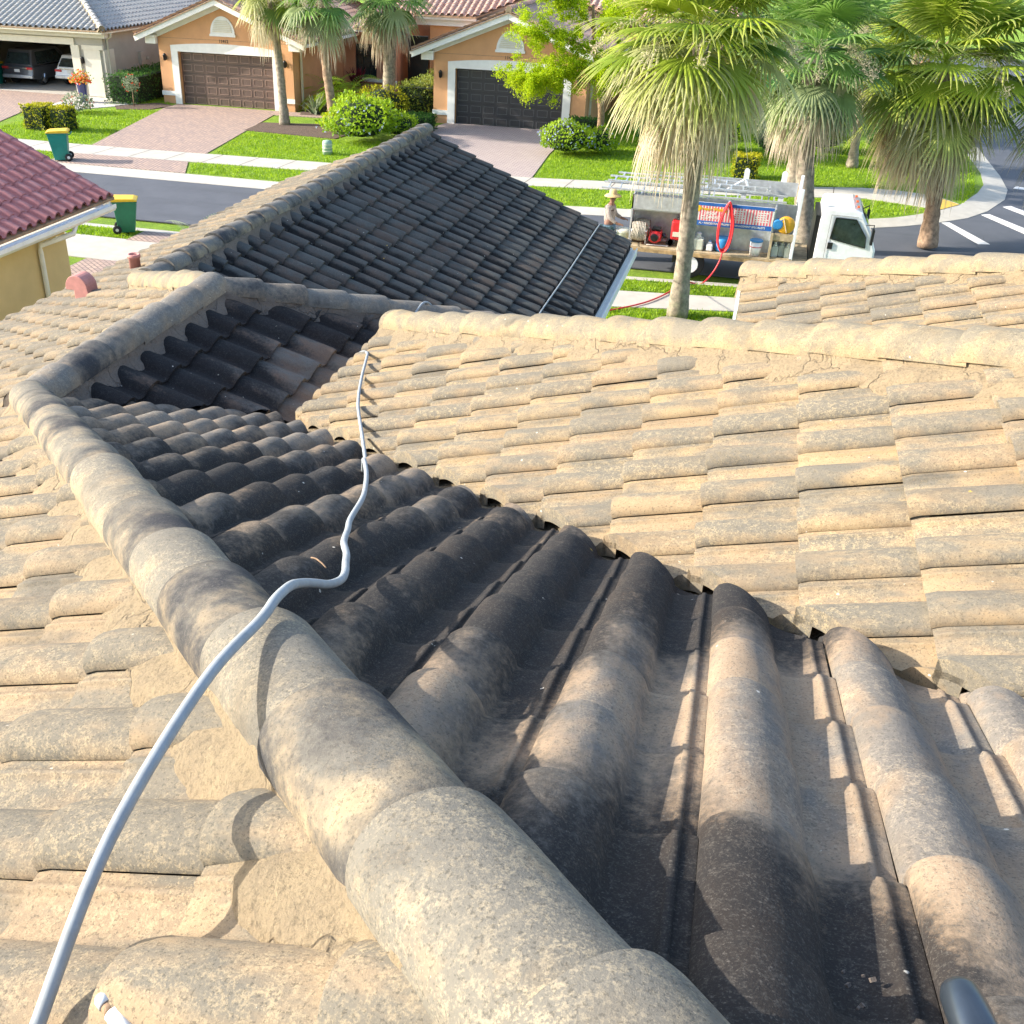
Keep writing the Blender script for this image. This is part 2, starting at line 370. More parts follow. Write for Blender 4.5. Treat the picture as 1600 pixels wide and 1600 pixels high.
    def disc(s, c, r, axis='y', n=24, wide=(0, 1.0)):
        c = Vector(c); ids = []
        for i in range(n):
            a = 2 * pi * i / n
            p = (r * cos(a), 0, r * sin(a)) if axis == 'y' else ((0, r * cos(a), r * sin(a)) if axis == 'x' else (r * cos(a), r * sin(a), 0))
            ids.append(s.vert(c + Vector(p)))
        s.face(ids)
    def build(s, name, mats, parent=None, bevel=0, tint=False, recalc=True, smooth_all=False):
        me = bpy.data.meshes.new(name); off = origin_of(parent)
        me.from_pydata([(x - off.x, y - off.y, z - off.z) for x, y, z in s.v], [], s.f)
        if not isinstance(mats, (list, tuple)): mats = [mats]
        for m in mats: me.materials.append(M[m] if isinstance(m, str) else m)
        me.polygons.foreach_set('material_index', s.m)
        me.polygons.foreach_set('use_smooth', [True] * len(s.f) if smooth_all else s.sm)
        if tint:
            at = me.color_attributes.new('tint', 'FLOAT_COLOR', 'POINT')
            at.data.foreach_set('color', [c for t in s.t for c in t])
        if recalc:
            bm = bmesh.new(); bm.from_mesh(me); bmesh.ops.recalc_face_normals(bm, faces=bm.faces); bm.to_mesh(me); bm.free()
        me.update()
        o = bpy.data.objects.new(name, me); C.objects.link(o)
        if parent is not None: o.parent = parent
        if bevel:
            b = o.modifiers.new('bevel', 'BEVEL'); b.width = bevel; b.segments = 2; b.limit_method = 'ANGLE'; b.angle_limit = radians(40)
        return o
def smoothpath(pts, k=6):
    pts = [Vector(p) for p in pts]; out = []
    P = [pts[0]] + pts + [pts[-1]]
    for i in range(len(pts) - 1):
        a, b, c, d = P[i:i + 4]
        for j in range(k):
            t = j / k
            out.append(.5 * ((2 * b) + (c - a) * t + (2 * a - 5 * b + 4 * c - d) * t * t + (3 * b - a - 3 * c + d) * t ** 3))
    out.append(pts[-1]); return out

# ------------------------------------------------------------------ roof tiles
def profile(w, n, hgt):
    """cross section of one tile, x to the right looking downslope: lip, roll, pan, lock strip"""
    rw = w * .575; P = [(-.001, .018, .1)]
    for i in range(n + 1):
        u = i / n
        P.append((rw * u, .034 * (1 - u) - .004 * u + (hgt - .016) * (sin(pi * u) ** .62 if 0 < u < 1 else 0), .15 + .85 * sin(pi * u)))
    P += [(rw + .018, -.007, 0), (rw + .045, -.006, 0), (w - .062, .003, 0), (w - .046, .009, 0), (w - .044, .016, .05), (w - .030, .017, .05), (w - .028, .012, 0), (w - .008, .014, 0), (w, .014, 0)]
    return P
def profile_simple(w, n, hgt):
    P = []; rw = w * .6
    for i in range(n + 1):
        a = pi * i / n
        P.append((rw / 2 - rw / 2 * cos(a), hgt * sin(a), sin(a)))
    P.append((rw + (w - rw) * .5, -.012, 0)); P.append((w, 0, 0))
    return P
def tile_field(name, zf, D, slope, polys, x0, d0, w, e, mat, parent, n=10, hgt=.070, simple=False, rows=(0, .5, .92, 1.0), thick=.038, seed=1, jit=1.0, under=True, wall=None, dth=.05, dmat='deck'):
    """zf(x,y): roof surface height; D: plan downslope direction; polys: convex plan polygons (CCW); x0,d0: joint positions"""
    R = random.Random(seed)
    D = Vector((D[0], D[1])).normalized(); right = Vector((D.y, -D.x))
    nrm = 1 / sqrt(1 + slope * slope); ed = Vector((D.x, D.y, -slope)) * nrm; er = Vector((right.x, right.y, 0)); en = er.cross(ed)
    if en.z < 0: en = -en
    run = e * nrm
    prof = profile_simple(w, n, hgt) if simple else profile(w, n, hgt)
    lap = .06
    out_v, out_f, out_t = [], [], []
    deck = MB()
    bm_all = bmesh.new(); lay_all = bm_all.verts.layers.float_color.new('tint')
    tiles = {}
    for poly in polys:
        P = [Vector(p) for p in poly]
        area = sum(P[i].x * P[(i + 1) % len(P)].y - P[(i + 1) % len(P)].x * P[i].y for i in range(len(P)))
        if area < 0: P = P[::-1]
        us = [p.dot(right) for p in P]; ds = [p.dot(D) for p in P]
        bm = bmesh.new(); lay = bm.verts.layers.float_color.new('tint')
        for i in range(int(math.floor((min(us) - x0) / w)) - 1, int(math.ceil((max(us) - x0) / w)) + 1):
            for j in range(int(math.floor((min(ds) - d0) / run)) - 1, int(math.ceil((max(ds) - d0) / run)) + 2):
                u = x0 + i * w; dh = d0 + j * run
                cc = right * (u + w / 2) + D * (dh + run / 2)
                ok = True
                for a in range(len(P)):
                    p, q = P[a], P[(a + 1) % len(P)]; ev = (q - p).normalized()
                    if ev.x * (cc - p).y - ev.y * (cc - p).x < -(w + run) * .62: ok = False; break
                if not ok: continue
                if (i, j) not in tiles:
                    tiles[(i, j)] = (R.random(), R.random(), R.random(), R.gauss(0, .004), R.gauss(0, .0015), R.gauss(0, .0016), R.gauss(0, .004))
                r1, r2, r3, jd, jx, jz, jr = tiles[(i, j)]
                L = e + lap; rowsv = []
                for f in rows:
                    row = []
                    lift = thick * f + jz * jit
                    if f == 1.0: lift -= .007
                    dd = (f - 1) * L + e + jd * jit      # distance from the joint line dh, along the slope
                    tw = 1 + .04 * (f - .5)
                    for (px, pz, hh) in prof:
                        base = right * (u + px + jx * jit + jr * jit * dd) + D * (dh + dd * nrm)
                        v = Vector((base.x, base.y, zf(base.x, base.y))) + en * ((pz if simple or pz < .02 else .02 + (pz - .02) * (.72 + .28 * f)) + lift)
                        bv = bm.verts.new(v); bv[lay] = (r1, r2, r3, hh); row.append(bv)
                    rowsv.append(row)
                for A, B in zip(rowsv, rowsv[1:]):
                    for k in range(len(prof) - 1):
                        fc = bm.faces.new((A[k], A[k + 1], B[k + 1], B[k])); fc.smooth = True
                A = rowsv[-1]
                B = []
                for k, bv in enumerate(A):
                    nb = bm.verts.new(bv.co - en * (thick * .95) - ed * .006); nb[lay] = bv[lay]; B.append(nb)
                A2 = []
                for bv in A:
                    nb = bm.verts.new(bv.co); nb[lay] = bv[lay]; A2.append(nb)
                for k in range(len(prof) - 1): bm.faces.new((A2[k], A2[k + 1], B[k + 1], B[k]))
        for a in range(len(P)):
            p, q = P[a], P[(a + 1) % len(P)]; ev = q - p
            no = Vector((ev.y, -ev.x, 0)).normalized()
            g = bmesh.ops.bisect_plane(bm, geom=bm.verts[:] + bm.edges[:] + bm.faces[:], plane_co=(p.x, p.y, 0), plane_no=no, clear_outer=True, dist=1e-5)
            if wall and tuple(round(c, 3) for c in (p.x, p.y, q.x, q.y)) in wall:
                for ed_ in [x for x in g['geom_cut'] if isinstance(x, bmesh.types.BMEdge)]:
                    va, vb = ed_.verts
                    if abs(va.co.z - vb.co.z) > .085: continue
                    na, nb = bm.verts.new(va.co - Vector((0, 0, .07))), bm.verts.new(vb.co - Vector((0, 0, .07)))
                    na[lay] = va[lay]; nb[lay] = vb[lay]
                    va2, vb2 = bm.verts.new(va.co), bm.verts.new(vb.co); va2[lay] = va[lay]; vb2[lay] = vb[lay]
                    bm.faces.new((va2, vb2, nb, na))
        me = bpy.data.meshes.new('tmp'); bm.to_mesh(me); bm.free(); bm_all.from_mesh(me); bpy.data.meshes.remove(me)
        if under:
            top = [deck.vert((p.x, p.y, zf(p.x, p.y) - .035)) for p in P]; bot = [deck.vert((p.x, p.y, zf(p.x, p.y) - .035 - dth)) for p in P]
            deck.face(top); deck.face(bot[::-1])
            for i in range(len(P)): deck.face((top[i], bot[i], bot[(i + 1) % len(P)], top[(i + 1) % len(P)]))
    me = bpy.data.meshes.new(name); bm_all.to_mesh(me); bm_all.free()
    off = origin_of(parent)
    me.transform(Matrix.Translation(-off)); me.materials.append(M[mat])
    o = bpy.data.objects.new(name, me); C.objects.link(o); o.parent = parent
    if under:
        dk = deck.build('roof_underlay', dmat, o)
    return o

def cap_run(name, p0, p1, mat, parent, e=.42, r=.142, h0=.075, hz=.125, first=0.0, seed=3, mortar='mortar', side_drop=(.14, .14), n=16, end_cap=True, wide=(0, 0)):
    """hip / ridge cap tiles from the upper end p0 down to p1 (points on the plane intersection line)"""
    R = random.Random(seed); p0, p1 = Vector(p0), Vector(p1); d = p1 - p0; L = d.length; d.normalize()
    side = Vector((d.y, -d.x, 0)).normalized(); up = side.cross(d).normalized()
    if up.z < 0: up = -up
    mb = MB(); mb.smooth = True
    k = 0; s = -first
    while s < L - .02:
        a0 = max(s - .05, 0.0); a1 = min(s + e, L); jit = R.gauss(0, .004); jz = R.gauss(0, .004); t = (R.random(), R.random(), R.random())
        rows = []
        for f in (0, .15, .35, .55, .75, .93, 1.0):
            a = a0 + (a1 - a0) * f
            rr = r * (.93 + .07 * f) ; lift = .026 * f + jz
            if f == 1.0: rr *= .985; lift -= .004
            row = []
            for i in range(n + 1):
                an = -.10 + (pi + .20) * i / n
                x = cos(an) * rr; z = sin(an) * hz * (.90 + .10 * f)
                if sin(an) > 0: z = hz * (sin(an) ** .9) * (.90 + .10 * f)
                P = p0 + d * a + side * (x + jit) + up * (h0 + lift + z)
                nz = noise.noise(P * 7) * .005
                P += up * nz
                row.append(mb.vert(P, (*t, max(0, sin(an)))))
            rows.append(row)
        for A, B in zip(rows, rows[1:]):
            for i in range(n): mb.face((A[i], A[i + 1], B[i + 1], B[i]))
        # butt face of this tile
        A = [mb.vert(mb.v[i], mb.t[i]) for i in rows[-1]]
        cen = p0 + d * a1 + up * h0
        B = [mb.vert(cen + (Vector(mb.v[i]) - cen) * .80 - d * .004, mb.t[i]) for i in rows[-1]]
        mb.smooth = False
        for i in range(n): mb.face((A[i], A[i + 1], B[i + 1], B[i]))
        mb.smooth = True
        s += e; k += 1
    o = mb.build(name, mat, parent, tint=True, recalc=True)
    # mortar bed both sides: irregular skirt from the cap edge down onto the tiles
    mm = MB(); mm.smooth = True; N = max(8, int(L / .035))
    for sg, drop in ((1, side_drop[0]), (-1, side_drop[1])):
        rows = []; wd = wide[0 if sg == 1 else 1]
        prof_ = ((r * .70, h0 + .05), (r * .90, h0 + .016), (r * 1.0, h0 - .022), (r * (1 + .32 * wd), h0 - .025 - .012 * wd), (r * (1 + .70 * wd), h0 - .025 - .050 * wd), (r * (1 + 1.08 * wd), h0 - .03 - .110 * wd), (r * (1 + 1.45 * wd), h0 - .03 - .20 * wd)) if wd else None
        for q, (off, hh) in enumerate(prof_ or ((r * .70, h0 + .05), (r * .88, h0 + .020), (r * .93, h0 - .03), (r * 1.03, h0 - drop * .42), (r * 1.22, h0 - drop * .78), (r * 1.55, h0 - drop * 1.35))):
            row = []
            for i in range(N + 1):
                a = L * i / N; P = p0 + d * a
                nn = noise.noise(P * 5 + Vector((q * .7, sg * 3, 0))) * .022 + noise.noise(P * 17 + Vector((0, 0, q))) * .010 + noise.noise(P * 40 + Vector((q, 0, 0))) * .004
                if q == 0: nn = 0
                row.append(mm.vert(P + side * sg * (off + nn) + up * (hh + nn * .5)))
            rows.append(row)
        for A, B in zip(rows, rows[1:]):
            for i in range(N): mm.face((A[i], A[i + 1], B[i + 1], B[i]))
    if end_cap:
        for a in (0, L):
            ids = [mm.vert(p0 + d * a + side * (r * cos(pi * i / 10)) + up * (h0 - drop + (drop + hz * .9) * sin(pi * i / 10) ** .7)) for i in range(11)]
            mm.face(ids)
    mm.build('mortar_bed', mortar, o, recalc=True)
    return o

# ------------------------------------------------------------------ the setting: ground
def sheet(name, pts, z, mat, kind='structure', thick=.03):
    mb = MB(); mb.prism(pts, z - thick, z)
    return tag(mb.build(name, mat), kind=kind)
def strip_between(name, A, B, za, zb, mat, thick=.05, sub=1):
    """strip with edges A (za) and B (zb)"""
    mb = MB()
    a = [mb.vert((x, y, za)) for x, y in A]; b = [mb.vert((x, y, zb)) for x, y in B]
    a2 = [mb.vert((x, y, za - thick)) for x, y in A]; b2 = [mb.vert((x, y, zb - thick)) for x, y in B]
    for i in range(len(A) - 1):
        mb.face((a[i], a[i + 1], b[i + 1], b[i])); mb.face((a2[i], a[i], a[i + 1], a2[i + 1])) ; mb.face((b[i], b2[i], b2[i + 1], b[i + 1]))
    return tag(mb.build(name, mat), kind='structure')

sheet('ground', [(-400, -300), (400, -300), (400, 700), (-400, 700)], -.06, 'lawn')
road_far = [(-80, 32.5), (-30, 32.5), (-16.5, 32.65), (-6, 33.1), (-1, 33.9), (3.6, 34.9), (4.6, 35.5), (5.7, 36.4), (6.7, 37.4), (7.5, 38.7), (8.35, 40.8), (8.7, 42.5), (8.82, 45), (8.82, 90)]
curb_in = [(-80, 33.35), (-30, 33.35), (-16.5, 33.5), (-6.2, 33.8), (-1.2, 34.6), (3.3, 35.6), (4.3, 36.2), (5.1, 36.95), (5.9, 37.9), (6.7, 39.1), (7.5, 41.2), (7.9, 42.7), (8.1, 45), (8.1, 90)]
sheet('road', [(-90, 25.8), (60, 29.6), (60, 90), (8.5, 90)] + [(x - .3, y + .3) for x, y in road_far[::-1][1:]], 0.0, 'asphalt')
strip_between('far_kerb', road_far, curb_in, .012, .085, 'concrete')
near_road = [(-80, 26.3), (-19, 26.7), (-3, 27.1), (0, 27.45), (8, 28.6), (60, 34)]
near_in = [(-80, 25.85), (-19, 26.2), (-3, 26.6), (0, 26.95), (8, 28.1), (60, 33.5)]
strip_between('near_kerb', near_road, near_in, .012, .085, 'concrete')
# far lawns between kerb and houses
far_edge = curb_in
sheet('far_lawn', [(x, y + .005) for x, y in curb_in] + [(-80, 90)], .075, 'lawn', thick=.06)
walk_front = [(-80, 35.05), (-26, 35.0), (-16.2, 35.55), (-7.6, 36.25), (-4.5, 36.75), (-1.0, 37.4), (3.8, 38.75)]
walk_back = [(-80, 36.7), (-26, 36.6), (-16, 37.05), (-7.9, 37.5), (-4.1, 38.15), (-1.8, 38.7), (3.6, 40.4)]
strip_between('far_sidewalk', walk_front, walk_back, .095, .095, 'concrete')
sheet('corner_sidewalk', [(3.6, 38.7), (5.0, 38.3), (5.85, 37.95), (6.65, 39.0), (6.0, 40.05), (4.73, 40.45), (3.5, 40.4)], .097, 'concrete')
sheet('kerb_ramp', [(5.75, 38.75), (5.9, 37.92), (6.62, 38.95), (6.1, 39.75)], .102, 'ramp')
# sidewalk joints
mb = MB()
for k in range(40):
    x = -44 + k * 1.5
    if x > 3: break
    def yy(P, x):
        for (a, b), (c, d) in zip(P, P[1:]):
            if a <= x <= c: return b + (d - b) * (x - a) / (c - a)
        return P[-1][1]
    mb.poly([(x - .012, yy(walk_front, x), .0985), (x + .012, yy(walk_front, x), .0985), (x + .112, yy(walk_back, x + .1), .0985), (x + .088, yy(walk_back, x + .1), .0985)])
tag(mb.build('sidewalk_joints', 'mulch', recalc=False), kind='structure')
# driveways opposite
sheet('driveway', [(-27.5, 46.9), (-27.5, 45.6), (-25.5, 36.6), (-20.6, 36.8), (-22.0, 45.9), (-17.6, 46.3), (-17.6, 47.0)], .101, 'pavers')
sheet('driveway', [(-25.3, 33.4), (-19.65, 33.5), (-20.5, 35.25), (-25.3, 35.02)], .100, 'pavers')
sheet('driveway', [(-14.0, 47.2), (-14.4, 45.4), (-13.5, 37.2), (-7.9, 37.5), (-8.2, 42), (-8.2, 47.2)], .101, 'paversGrey')
sheet('driveway', [(-13.5, 33.6), (-8.0, 33.75), (-7.8, 36.25), (-13.5, 35.8)], .100, 'paversGrey')
sheet('driveway', [(-40, 47.2), (-40, 36.7), (-31.2, 36.6), (-32.7, 42), (-32.9, 47.2)], .101, 'pavers')
sheet('stone_bed', [(-33.1, 47.1), (-32.6, 43.2), (-30.9, 43.6), (-29.6, 45.3), (-29.2, 46.8), (-31.2, 47.1)], .104, 'stone')
sheet('mulch_bed', [(-21.6, 43.9), (-21.5, 41.9), (-17.2, 41.6), (-16.9, 43.6), (-17.5, 44.9)], .104, 'mulch')
sheet('mulch_bed', [(-29.9, 45.2), (-29.3, 44.4), (-27.9, 44.9), (-27.4, 46.3), (-28.5, 46.8)], .104, 'mulch')
sheet('mulch_bed', [(-21.2, 47.2), (-20.9, 46.4), (-17.7, 47.0), (-15.2, 46.4), (-14.7, 47.2), (-14.7, 54), (-21.2, 54)], .106, 'mulch')
sheet('entry_path', [(-16.0, 46.5), (-15.1, 46.5), (-16.2, 55), (-17.4, 55)], .110, 'pavers')
# near side
near_lawn = [(-80, 25.83)] + [(x, y) for x, y in near_in[1:]] + [(60, 8), (-80, 8)]
sheet('near_lawn', near_lawn, .075, 'lawn', thick=.06)
strip_between('near_sidewalk', [(-80, 23.0), (-16, 23.35), (-3.2, 24.2), (0, 24.95), (10, 26.2), (30, 28)], [(-80, 25.0), (-16, 25.3), (-3.3, 25.5), (0, 26.0), (10, 27.4), (30, 29.3)], .095, .095, 'concrete')
sheet('driveway', [(-16.9, 26.2), (-16.9, 25.22), (-11.0, 25.5), (-11.0, 26.4)], .100, 'pavers')
sheet('driveway', [(-16.9, 23.28), (-11.0, 23.72), (-11.0, 19), (-16.9, 19)], .101, 'pavers')
sheet('driveway', [(-9.2, 26.4), (-9.2, 25.4), (-3.55, 25.5), (-3.3, 26.55)], .100, 'paversGrey')
sheet('driveway', [(-9.0, 20), (-3.4, 20), (-3.4, 24.18), (-9.0, 23.82)], .101, 'paversGrey')
# crossing stripes
for k, q in enumerate(([(5.83, 36.48), (6.08, 36.6), (6.95, 34.2), (6.6, 34.1)], [(7.22, 38.1), (7.5, 38.3), (8.5, 36.3), (8.2, 35.9)], [(8.1, 39.6), (8.4, 39.85), (9.6, 37.4), (9.3, 37.2)], [(8.95, 42.9), (9.1, 43.3), (14, 41.6), (14, 41.2)])):
    sheet('road_marking', q, .006, 'roadWhite', thick=.004)

# ------------------------------------------------------------------ the house we stand on
house = empty('tiled_house', (-3.0, 6.0, 0), 'stucco house under the tan and black stained tile roofs that fill the foreground', 'house')
SL = .383
def zL(x, y): return 7.032 + .3946 * x
def zN(x, y): return 7.300 - .383 * y
def zT(x, y): return 6.035 + .364 * x
def zM(x, y): return 5.257 - .380 * (x + 4.44)
def zE(x, y): return 5.257 - .383 * (y - 7.8)
def zG(x, y): return 4.483 - .424 * (x + 6.46)
def zF(x, y): return 8.254 + .0515 * x - .383 * y
def zU(x, y): return 4.950 + .364 * x
def zV(x, y): return 9.150 + .055 * x - .383 * y
def hipT(x): return 5.80 - .813 * x
XE = -9.5
tL = tile_field('roof_slope', zL, (-1, 0), .392, [
    [(XE, -3), (3.592, -3), (-4.44, 5.273), (XE, 5.273)], [(XE, 5.273), (-4.44, 5.273), (-4.44, 7.8), (XE, 7.8)],
    [(XE, 7.8), (-4.44, 7.8), (-6.46, 9.82), (XE, 9.82)], [(XE, 9.82), (-6.46, 9.82), (-6.46, 20.3), (XE, 20.3)]],
    1.045, 1.06 - .364, .333, .39, 'tileL', house, n=10, seed=11)
tag(tL, 'sunlit tan roof slope on the left')
tN = tile_field('roof_slope', zN, (0, 1), .383, [[(3.592, -3), (6.22, -3), (.0, 3.26), (-3.27, 6.47), (-4.44, 5.273)]],
    .083, 1.68 - .364, .333, .39, 'tileN', house, n=14, seed=12, rows=(0, .3, .6, .92, 1.0), hgt=.078)
tag(tN, 'dark stained roof slope in the middle, running down to the valley')
tT = tile_field('roof_slope', zT, (-1, 0), .364, [[(-3.02, 6.28), (.0, 3.34), (6.2, -2.86), (6.2, hipT(6.2)), (-2.9, hipT(-2.9)), (-3.02, 8.2)]],
    3.557, -.372 - .364, .347, .39, 'tileT', house, n=12, seed=13, rows=(0, .3, .6, .92, 1.0),
    wall={(-3.02, 6.28, 0.0, 3.34), (0.0, 3.34, 6.2, -2.86)}, dmat='mortar')
tag(tT, 'large tan roof slope on the right')
tM = tile_field('roof_slope', zM, (1, 0), .38, [[(-4.44, 5.286), (-2.70, 7.08), (-2.70, 9.54), (-4.44, 7.8)], [(-2.70, 8.5), (-1.9, 8.5), (-1.9, 10.34), (-2.70, 9.54)]],
    -5.52, -4.05, .333, .39, 'tileM', house, n=10, seed=14)
tag(tM, 'small blackened roof slope below the ridge')
tile_field('roof_slope', zE, (0, 1), .383, [[(-4.44, 7.8), (-1.9, 10.34), (-1.9, 14.7), (-2.2, 14.45), (-6.46, 9.82)]], 0, 0, .333, .39, 'tileN', house, n=6, seed=15)
tG = tile_field('roof_slope', zG, (1, 0), .424, [[(-6.46, 9.82), (-2.2, 14.45), (-2.2, 20.3), (-6.46, 20.3)]],
    -20.3, -2.2 - .36 * 3, .333, .3925, 'tileG', house, n=10, seed=16, hgt=.078)
tag(tG, 'wide black stained roof slope over the garage')
tile_field('roof_slope', zF, (0, 1), .383, [[(-2.9, hipT(-2.9)), (6.2, hipT(6.2)), (6.2, 3.5), (0, 8.55), (0, 11), (-1.9, 11), (-1.9, 8.6), (-2.7, 8.35)]][:0] + [[(-2.7, hipT(-2.7)), (0, hipT(0)), (0, 9.2), (-2.7, 9.2)], [(0, hipT(0)), (6.2, hipT(6.2)), (6.2, 8.63 - .816 * 6.2), (0, 8.63)]],
    0, 0, .333, .39, 'tileL', house, n=6, seed=17)
tU = tile_field('roof_slope', zU, (-1, 0), .364, [[(0.0, 8.63), (6.2, 3.57), (6.2, 10.96 - .805 * 6.2), (0.0, 10.96)]],
    0.05, 0.0, .335, .385, 'tileT', house, n=10, seed=18)
tag(tU, 'tan roof slope at the right edge beyond the hip')
tile_field('roof_slope', zV, (0, 1), .383, [[(0.0, 10.96), (6.2, 5.97), (6.2, 12.6), (0, 12.6)]], 0, 0, .333, .39, 'tileL', house, n=6, seed=19)

hipz = lambda x, y: zL(x, y)
cf = cap_run('hip_cap', (3.417, -2.82, zL(3.417, 0)), (-4.44, 5.273, zL(-4.44, 0)), 'cap', house, e=.435, r=.132, h0=.055, hz=.115, first=.12, seed=5, side_drop=(.15, .15), n=24, wide=(0, 1.0))
tag(cf, 'long weathered hip of barrel tiles that crosses the foreground')
cap_run('ridge_cap', (-4.44, 5.18, 5.257), (-4.44, 7.85, 5.257), 'capDark', house, e=.45, r=.155, h0=.075, hz=.13, seed=6, mortar='mortarGrey')
cap_run('hip_cap', (-4.44, 7.8, 5.257), (-1.95, 10.29, 4.31), 'capDark', house, e=.42, r=.145, seed=7, mortar='mortarGrey')
cap_run('hip_cap', (-4.50, 7.86, 5.235), (-6.5, 9.86, 4.47), 'capTan', house, e=.40, r=.145, seed=8)
cap_run('ridge_cap', (-6.46, 20.33, 4.483), (-6.46, 9.95, 4.483), 'capGrey', house, e=.40, r=.15, seed=9, mortar='mortarGrey')
cap_run('hip_cap', (6.0, hipT(6.0), zT(6.0, 0)), (-2.86, hipT(-2.86), zT(-2.86, 0)), 'capTan', house, e=.40, r=.15, h0=.08, first=.22, seed=10, side_drop=(.15, .16), wide=(0, .7))
cap_run('hip_cap', (6.0, 10.96 - .805 * 6.0, zU(6.0, 0)), (.06, 10.91, zU(.06, 0)), 'capTan', house, e=.42, r=.15, seed=21)

# walls and trims of our house
mb = MB()
mb.box(-9.0, -2.65, -4, 19.85, 0, 2.55)
mb.box(-2.64, 9, -4, 9.0, 0, 4.35); mb.box(.45, 9, 9.01, 12.2, 0, 4.3)
mb.extr([(-9.0, 2.551), (-2.65, 2.551), (-6.46, 4.25), (-9.0, 3.25)], 'y', 19.6, 19.84)
mb.build('wall', 'stuccoYellow', house)
mb = MB()
mb.box(-2.20, -2.08, 14.3, 20.3, 2.49, 2.60)        # gutter of the black slope
mb.box(-2.20, -2.17, 14.3, 20.3, 2.601, 2.64); mb.box(-2.10, -2.075, 14.3, 20.3, 2.601, 2.64)
mb.build('gutter', 'white', house)
mb = MB(); mb.box(-.035, -.005, 8.7, 10.95, 4.72, 4.93); mb.build('fascia', 'white', house)
mb = MB(); mb.box(-3.05, -3.02, 6.4, 8.2, 4.73, 4.90); mb.build('fascia', 'cream', house)
mb = MB()
for (xa, za, xb, zb) in ((XE, zL(XE, 0), -6.46, 4.483), (-6.46, 4.483, -2.2, zG(-2.2, 0))):
    p = [(xa, za - .26), (xb, zb - .26), (xb, zb - .03), (xa, za - .03)]
    mb.extr(p, 'y', 20.16, 20.24)
mb.build('bargeboard', 'white', house)
# clay pipe and gooseneck vent on the left slope
mb = MB(); mb.lathe([(.075, -.1), (.075, .20), (.086, .202), (.086, .25), (.06, .25), (.06, .15)], (-7.92, 11.95, zL(-7.92, 0) + .02), 20)
mb.build('vent_pipe', 'ductPink', house)
mb = MB()
gx, gy = -7.98, 10.78; gz = zL(gx, 0)
arc = [(cos(pi * i / 14) * .155, sin(pi * i / 14) * .16) for i in range(15)]
outer = [(gx + .02 + a, gz + .20 + b) for a, b in arc]
prof = [(gx + .20, gz - .05)] + outer + [(gx - .135, gz + .17), (gx - .02, gz + .17), (gx - .02, gz - .1)]
mb.extr(prof, 'y', gy - .11, gy + .11)
mb.build('gooseneck_vent', 'ductPink', house, bevel=.008)
# ------------------------------------------------------------------ hose over the roof
def surf(f, x, y, h): return (x, y, f(x, y) + h)
hp = [(-.80, .70, 6.80), (-.815, .95, 6.93), (-.835, 1.30, 6.965), (-.848, 1.56, 6.925), (-.860, 1.66, 6.91), (-.874, 1.76, 6.875), (-.892, 1.86, 6.815), (-.900, 1.95, 6.755), (-.902, 2.03, 6.70), (-.908, 2.11, 6.655),
      (-.925, 2.19, 6.615), (-.955, 2.28, 6.575), (-.995, 2.38, 6.53), (-1.05, 2.52, 6.47), (-1.12, 2.67, 6.41), (-1.20, 2.9, 6.31), (-1.27, 3.10, 6.23), (-1.38, 3.50, 6.08), (-1.48, 3.80, 5.965), (-1.59, 4.1, 5.87), (-1.70, 4.35, 5.80),
      surf(zT, -1.80, 4.60, .15), surf(zT, -1.89, 4.87, .115), surf(zT, -2.12, 5.41, .115), surf(zT, -2.40, 6.06, .115), surf(zT, -2.60, 6.64, .115), surf(zT, -2.74, 7.1, .115), surf(zT, -2.84, 7.40, .10), surf(zT, -2.98, 7.62, .06),
      (-3.12, 7.8, 4.86), (-3.1, 8.3, 4.86), (-3.0, 8.9, 4.84), (-2.95, 9.30, 4.92), (-2.92, 9.8, 4.62), (-2.88, 11, 4.17), (-2.86, 12.5, 3.58), (-2.85, 13.8, 3.08), (-2.85, 15, 3.06), (-2.84, 17, 3.06), (-2.85, 19, 3.06), (-2.85, 20.25, 3.05),
      (-2.95, 21.0, 2.75), (-3.1, 23.5, 1.75), (-3.3, 26.0, 1.15), (-3.45, 27.9, 1.02)]
mb = MB(); mb.tube(smoothpath(hp, 8), .0116, 12)
# the run comes up from below the frame: start lies on the tiles
tag(mb.build('washing_hose', 'hose'), 'long pale grey hose lying across the hip and down the roofs', 'hose')
# steel lance and a white hose fitting at the bottom of the view
wand = empty('spray_lance', (.35, .74, 7.05), 'shiny steel lance end resting on the tiles in the lower right corner', 'lance')
mb = MB(); a = Vector((.310, .755, 7.31)); b = Vector((.338, .60, 7.33)); d = (b - a).normalized()
pts = [a - d * .0, a + d * .004, a + d * .012, a + d * .03, a + d * .2, b]
mb.tube(pts, [.011, .0165, .0195, .0205, .0205, .0205], 24); mb.build('tube', 'steel', wand)
mb = MB(); mb.tube([a + d * .13, a + d * .30, b + d * .01], .024, 20); mb.build('grip', 'black', wand)
fit = empty('hose_fitting', (-.70, .74, 6.83), 'small white and brown hose fitting lying on the tiles at the bottom edge', 'hose fitting')
mb = MB(); a = Vector((-.718, .750, 6.852)); b = Vector((-.622, .700, 6.850)); d = (b - a).normalized()
mb.tube([a, a + d * .006, a + d * .02], [.006, .010, .011], 16); mb.build('cap', 'white', fit)
mb = MB(); mb.tube([a + d * .021, a + d * .036], .009, 16); mb.build('collar', 'bark', fit)
mb = MB(); mb.tube([a + d * .037, a + d * .06, b], .012, 16); mb.build('sleeve', 'white', fit)
mb = MB(); mb.tube(smoothpath([(-1.05, 2.26, 6.612), (-1.03, 2.25, 6.618), (-1.005, 2.235, 6.616), (-.99, 2.225, 6.612)], 4), .0025, 6)
tag(mb.build('twig', 'bark'), 'short dry twig on the dark tiles left of the hose', 'twig')
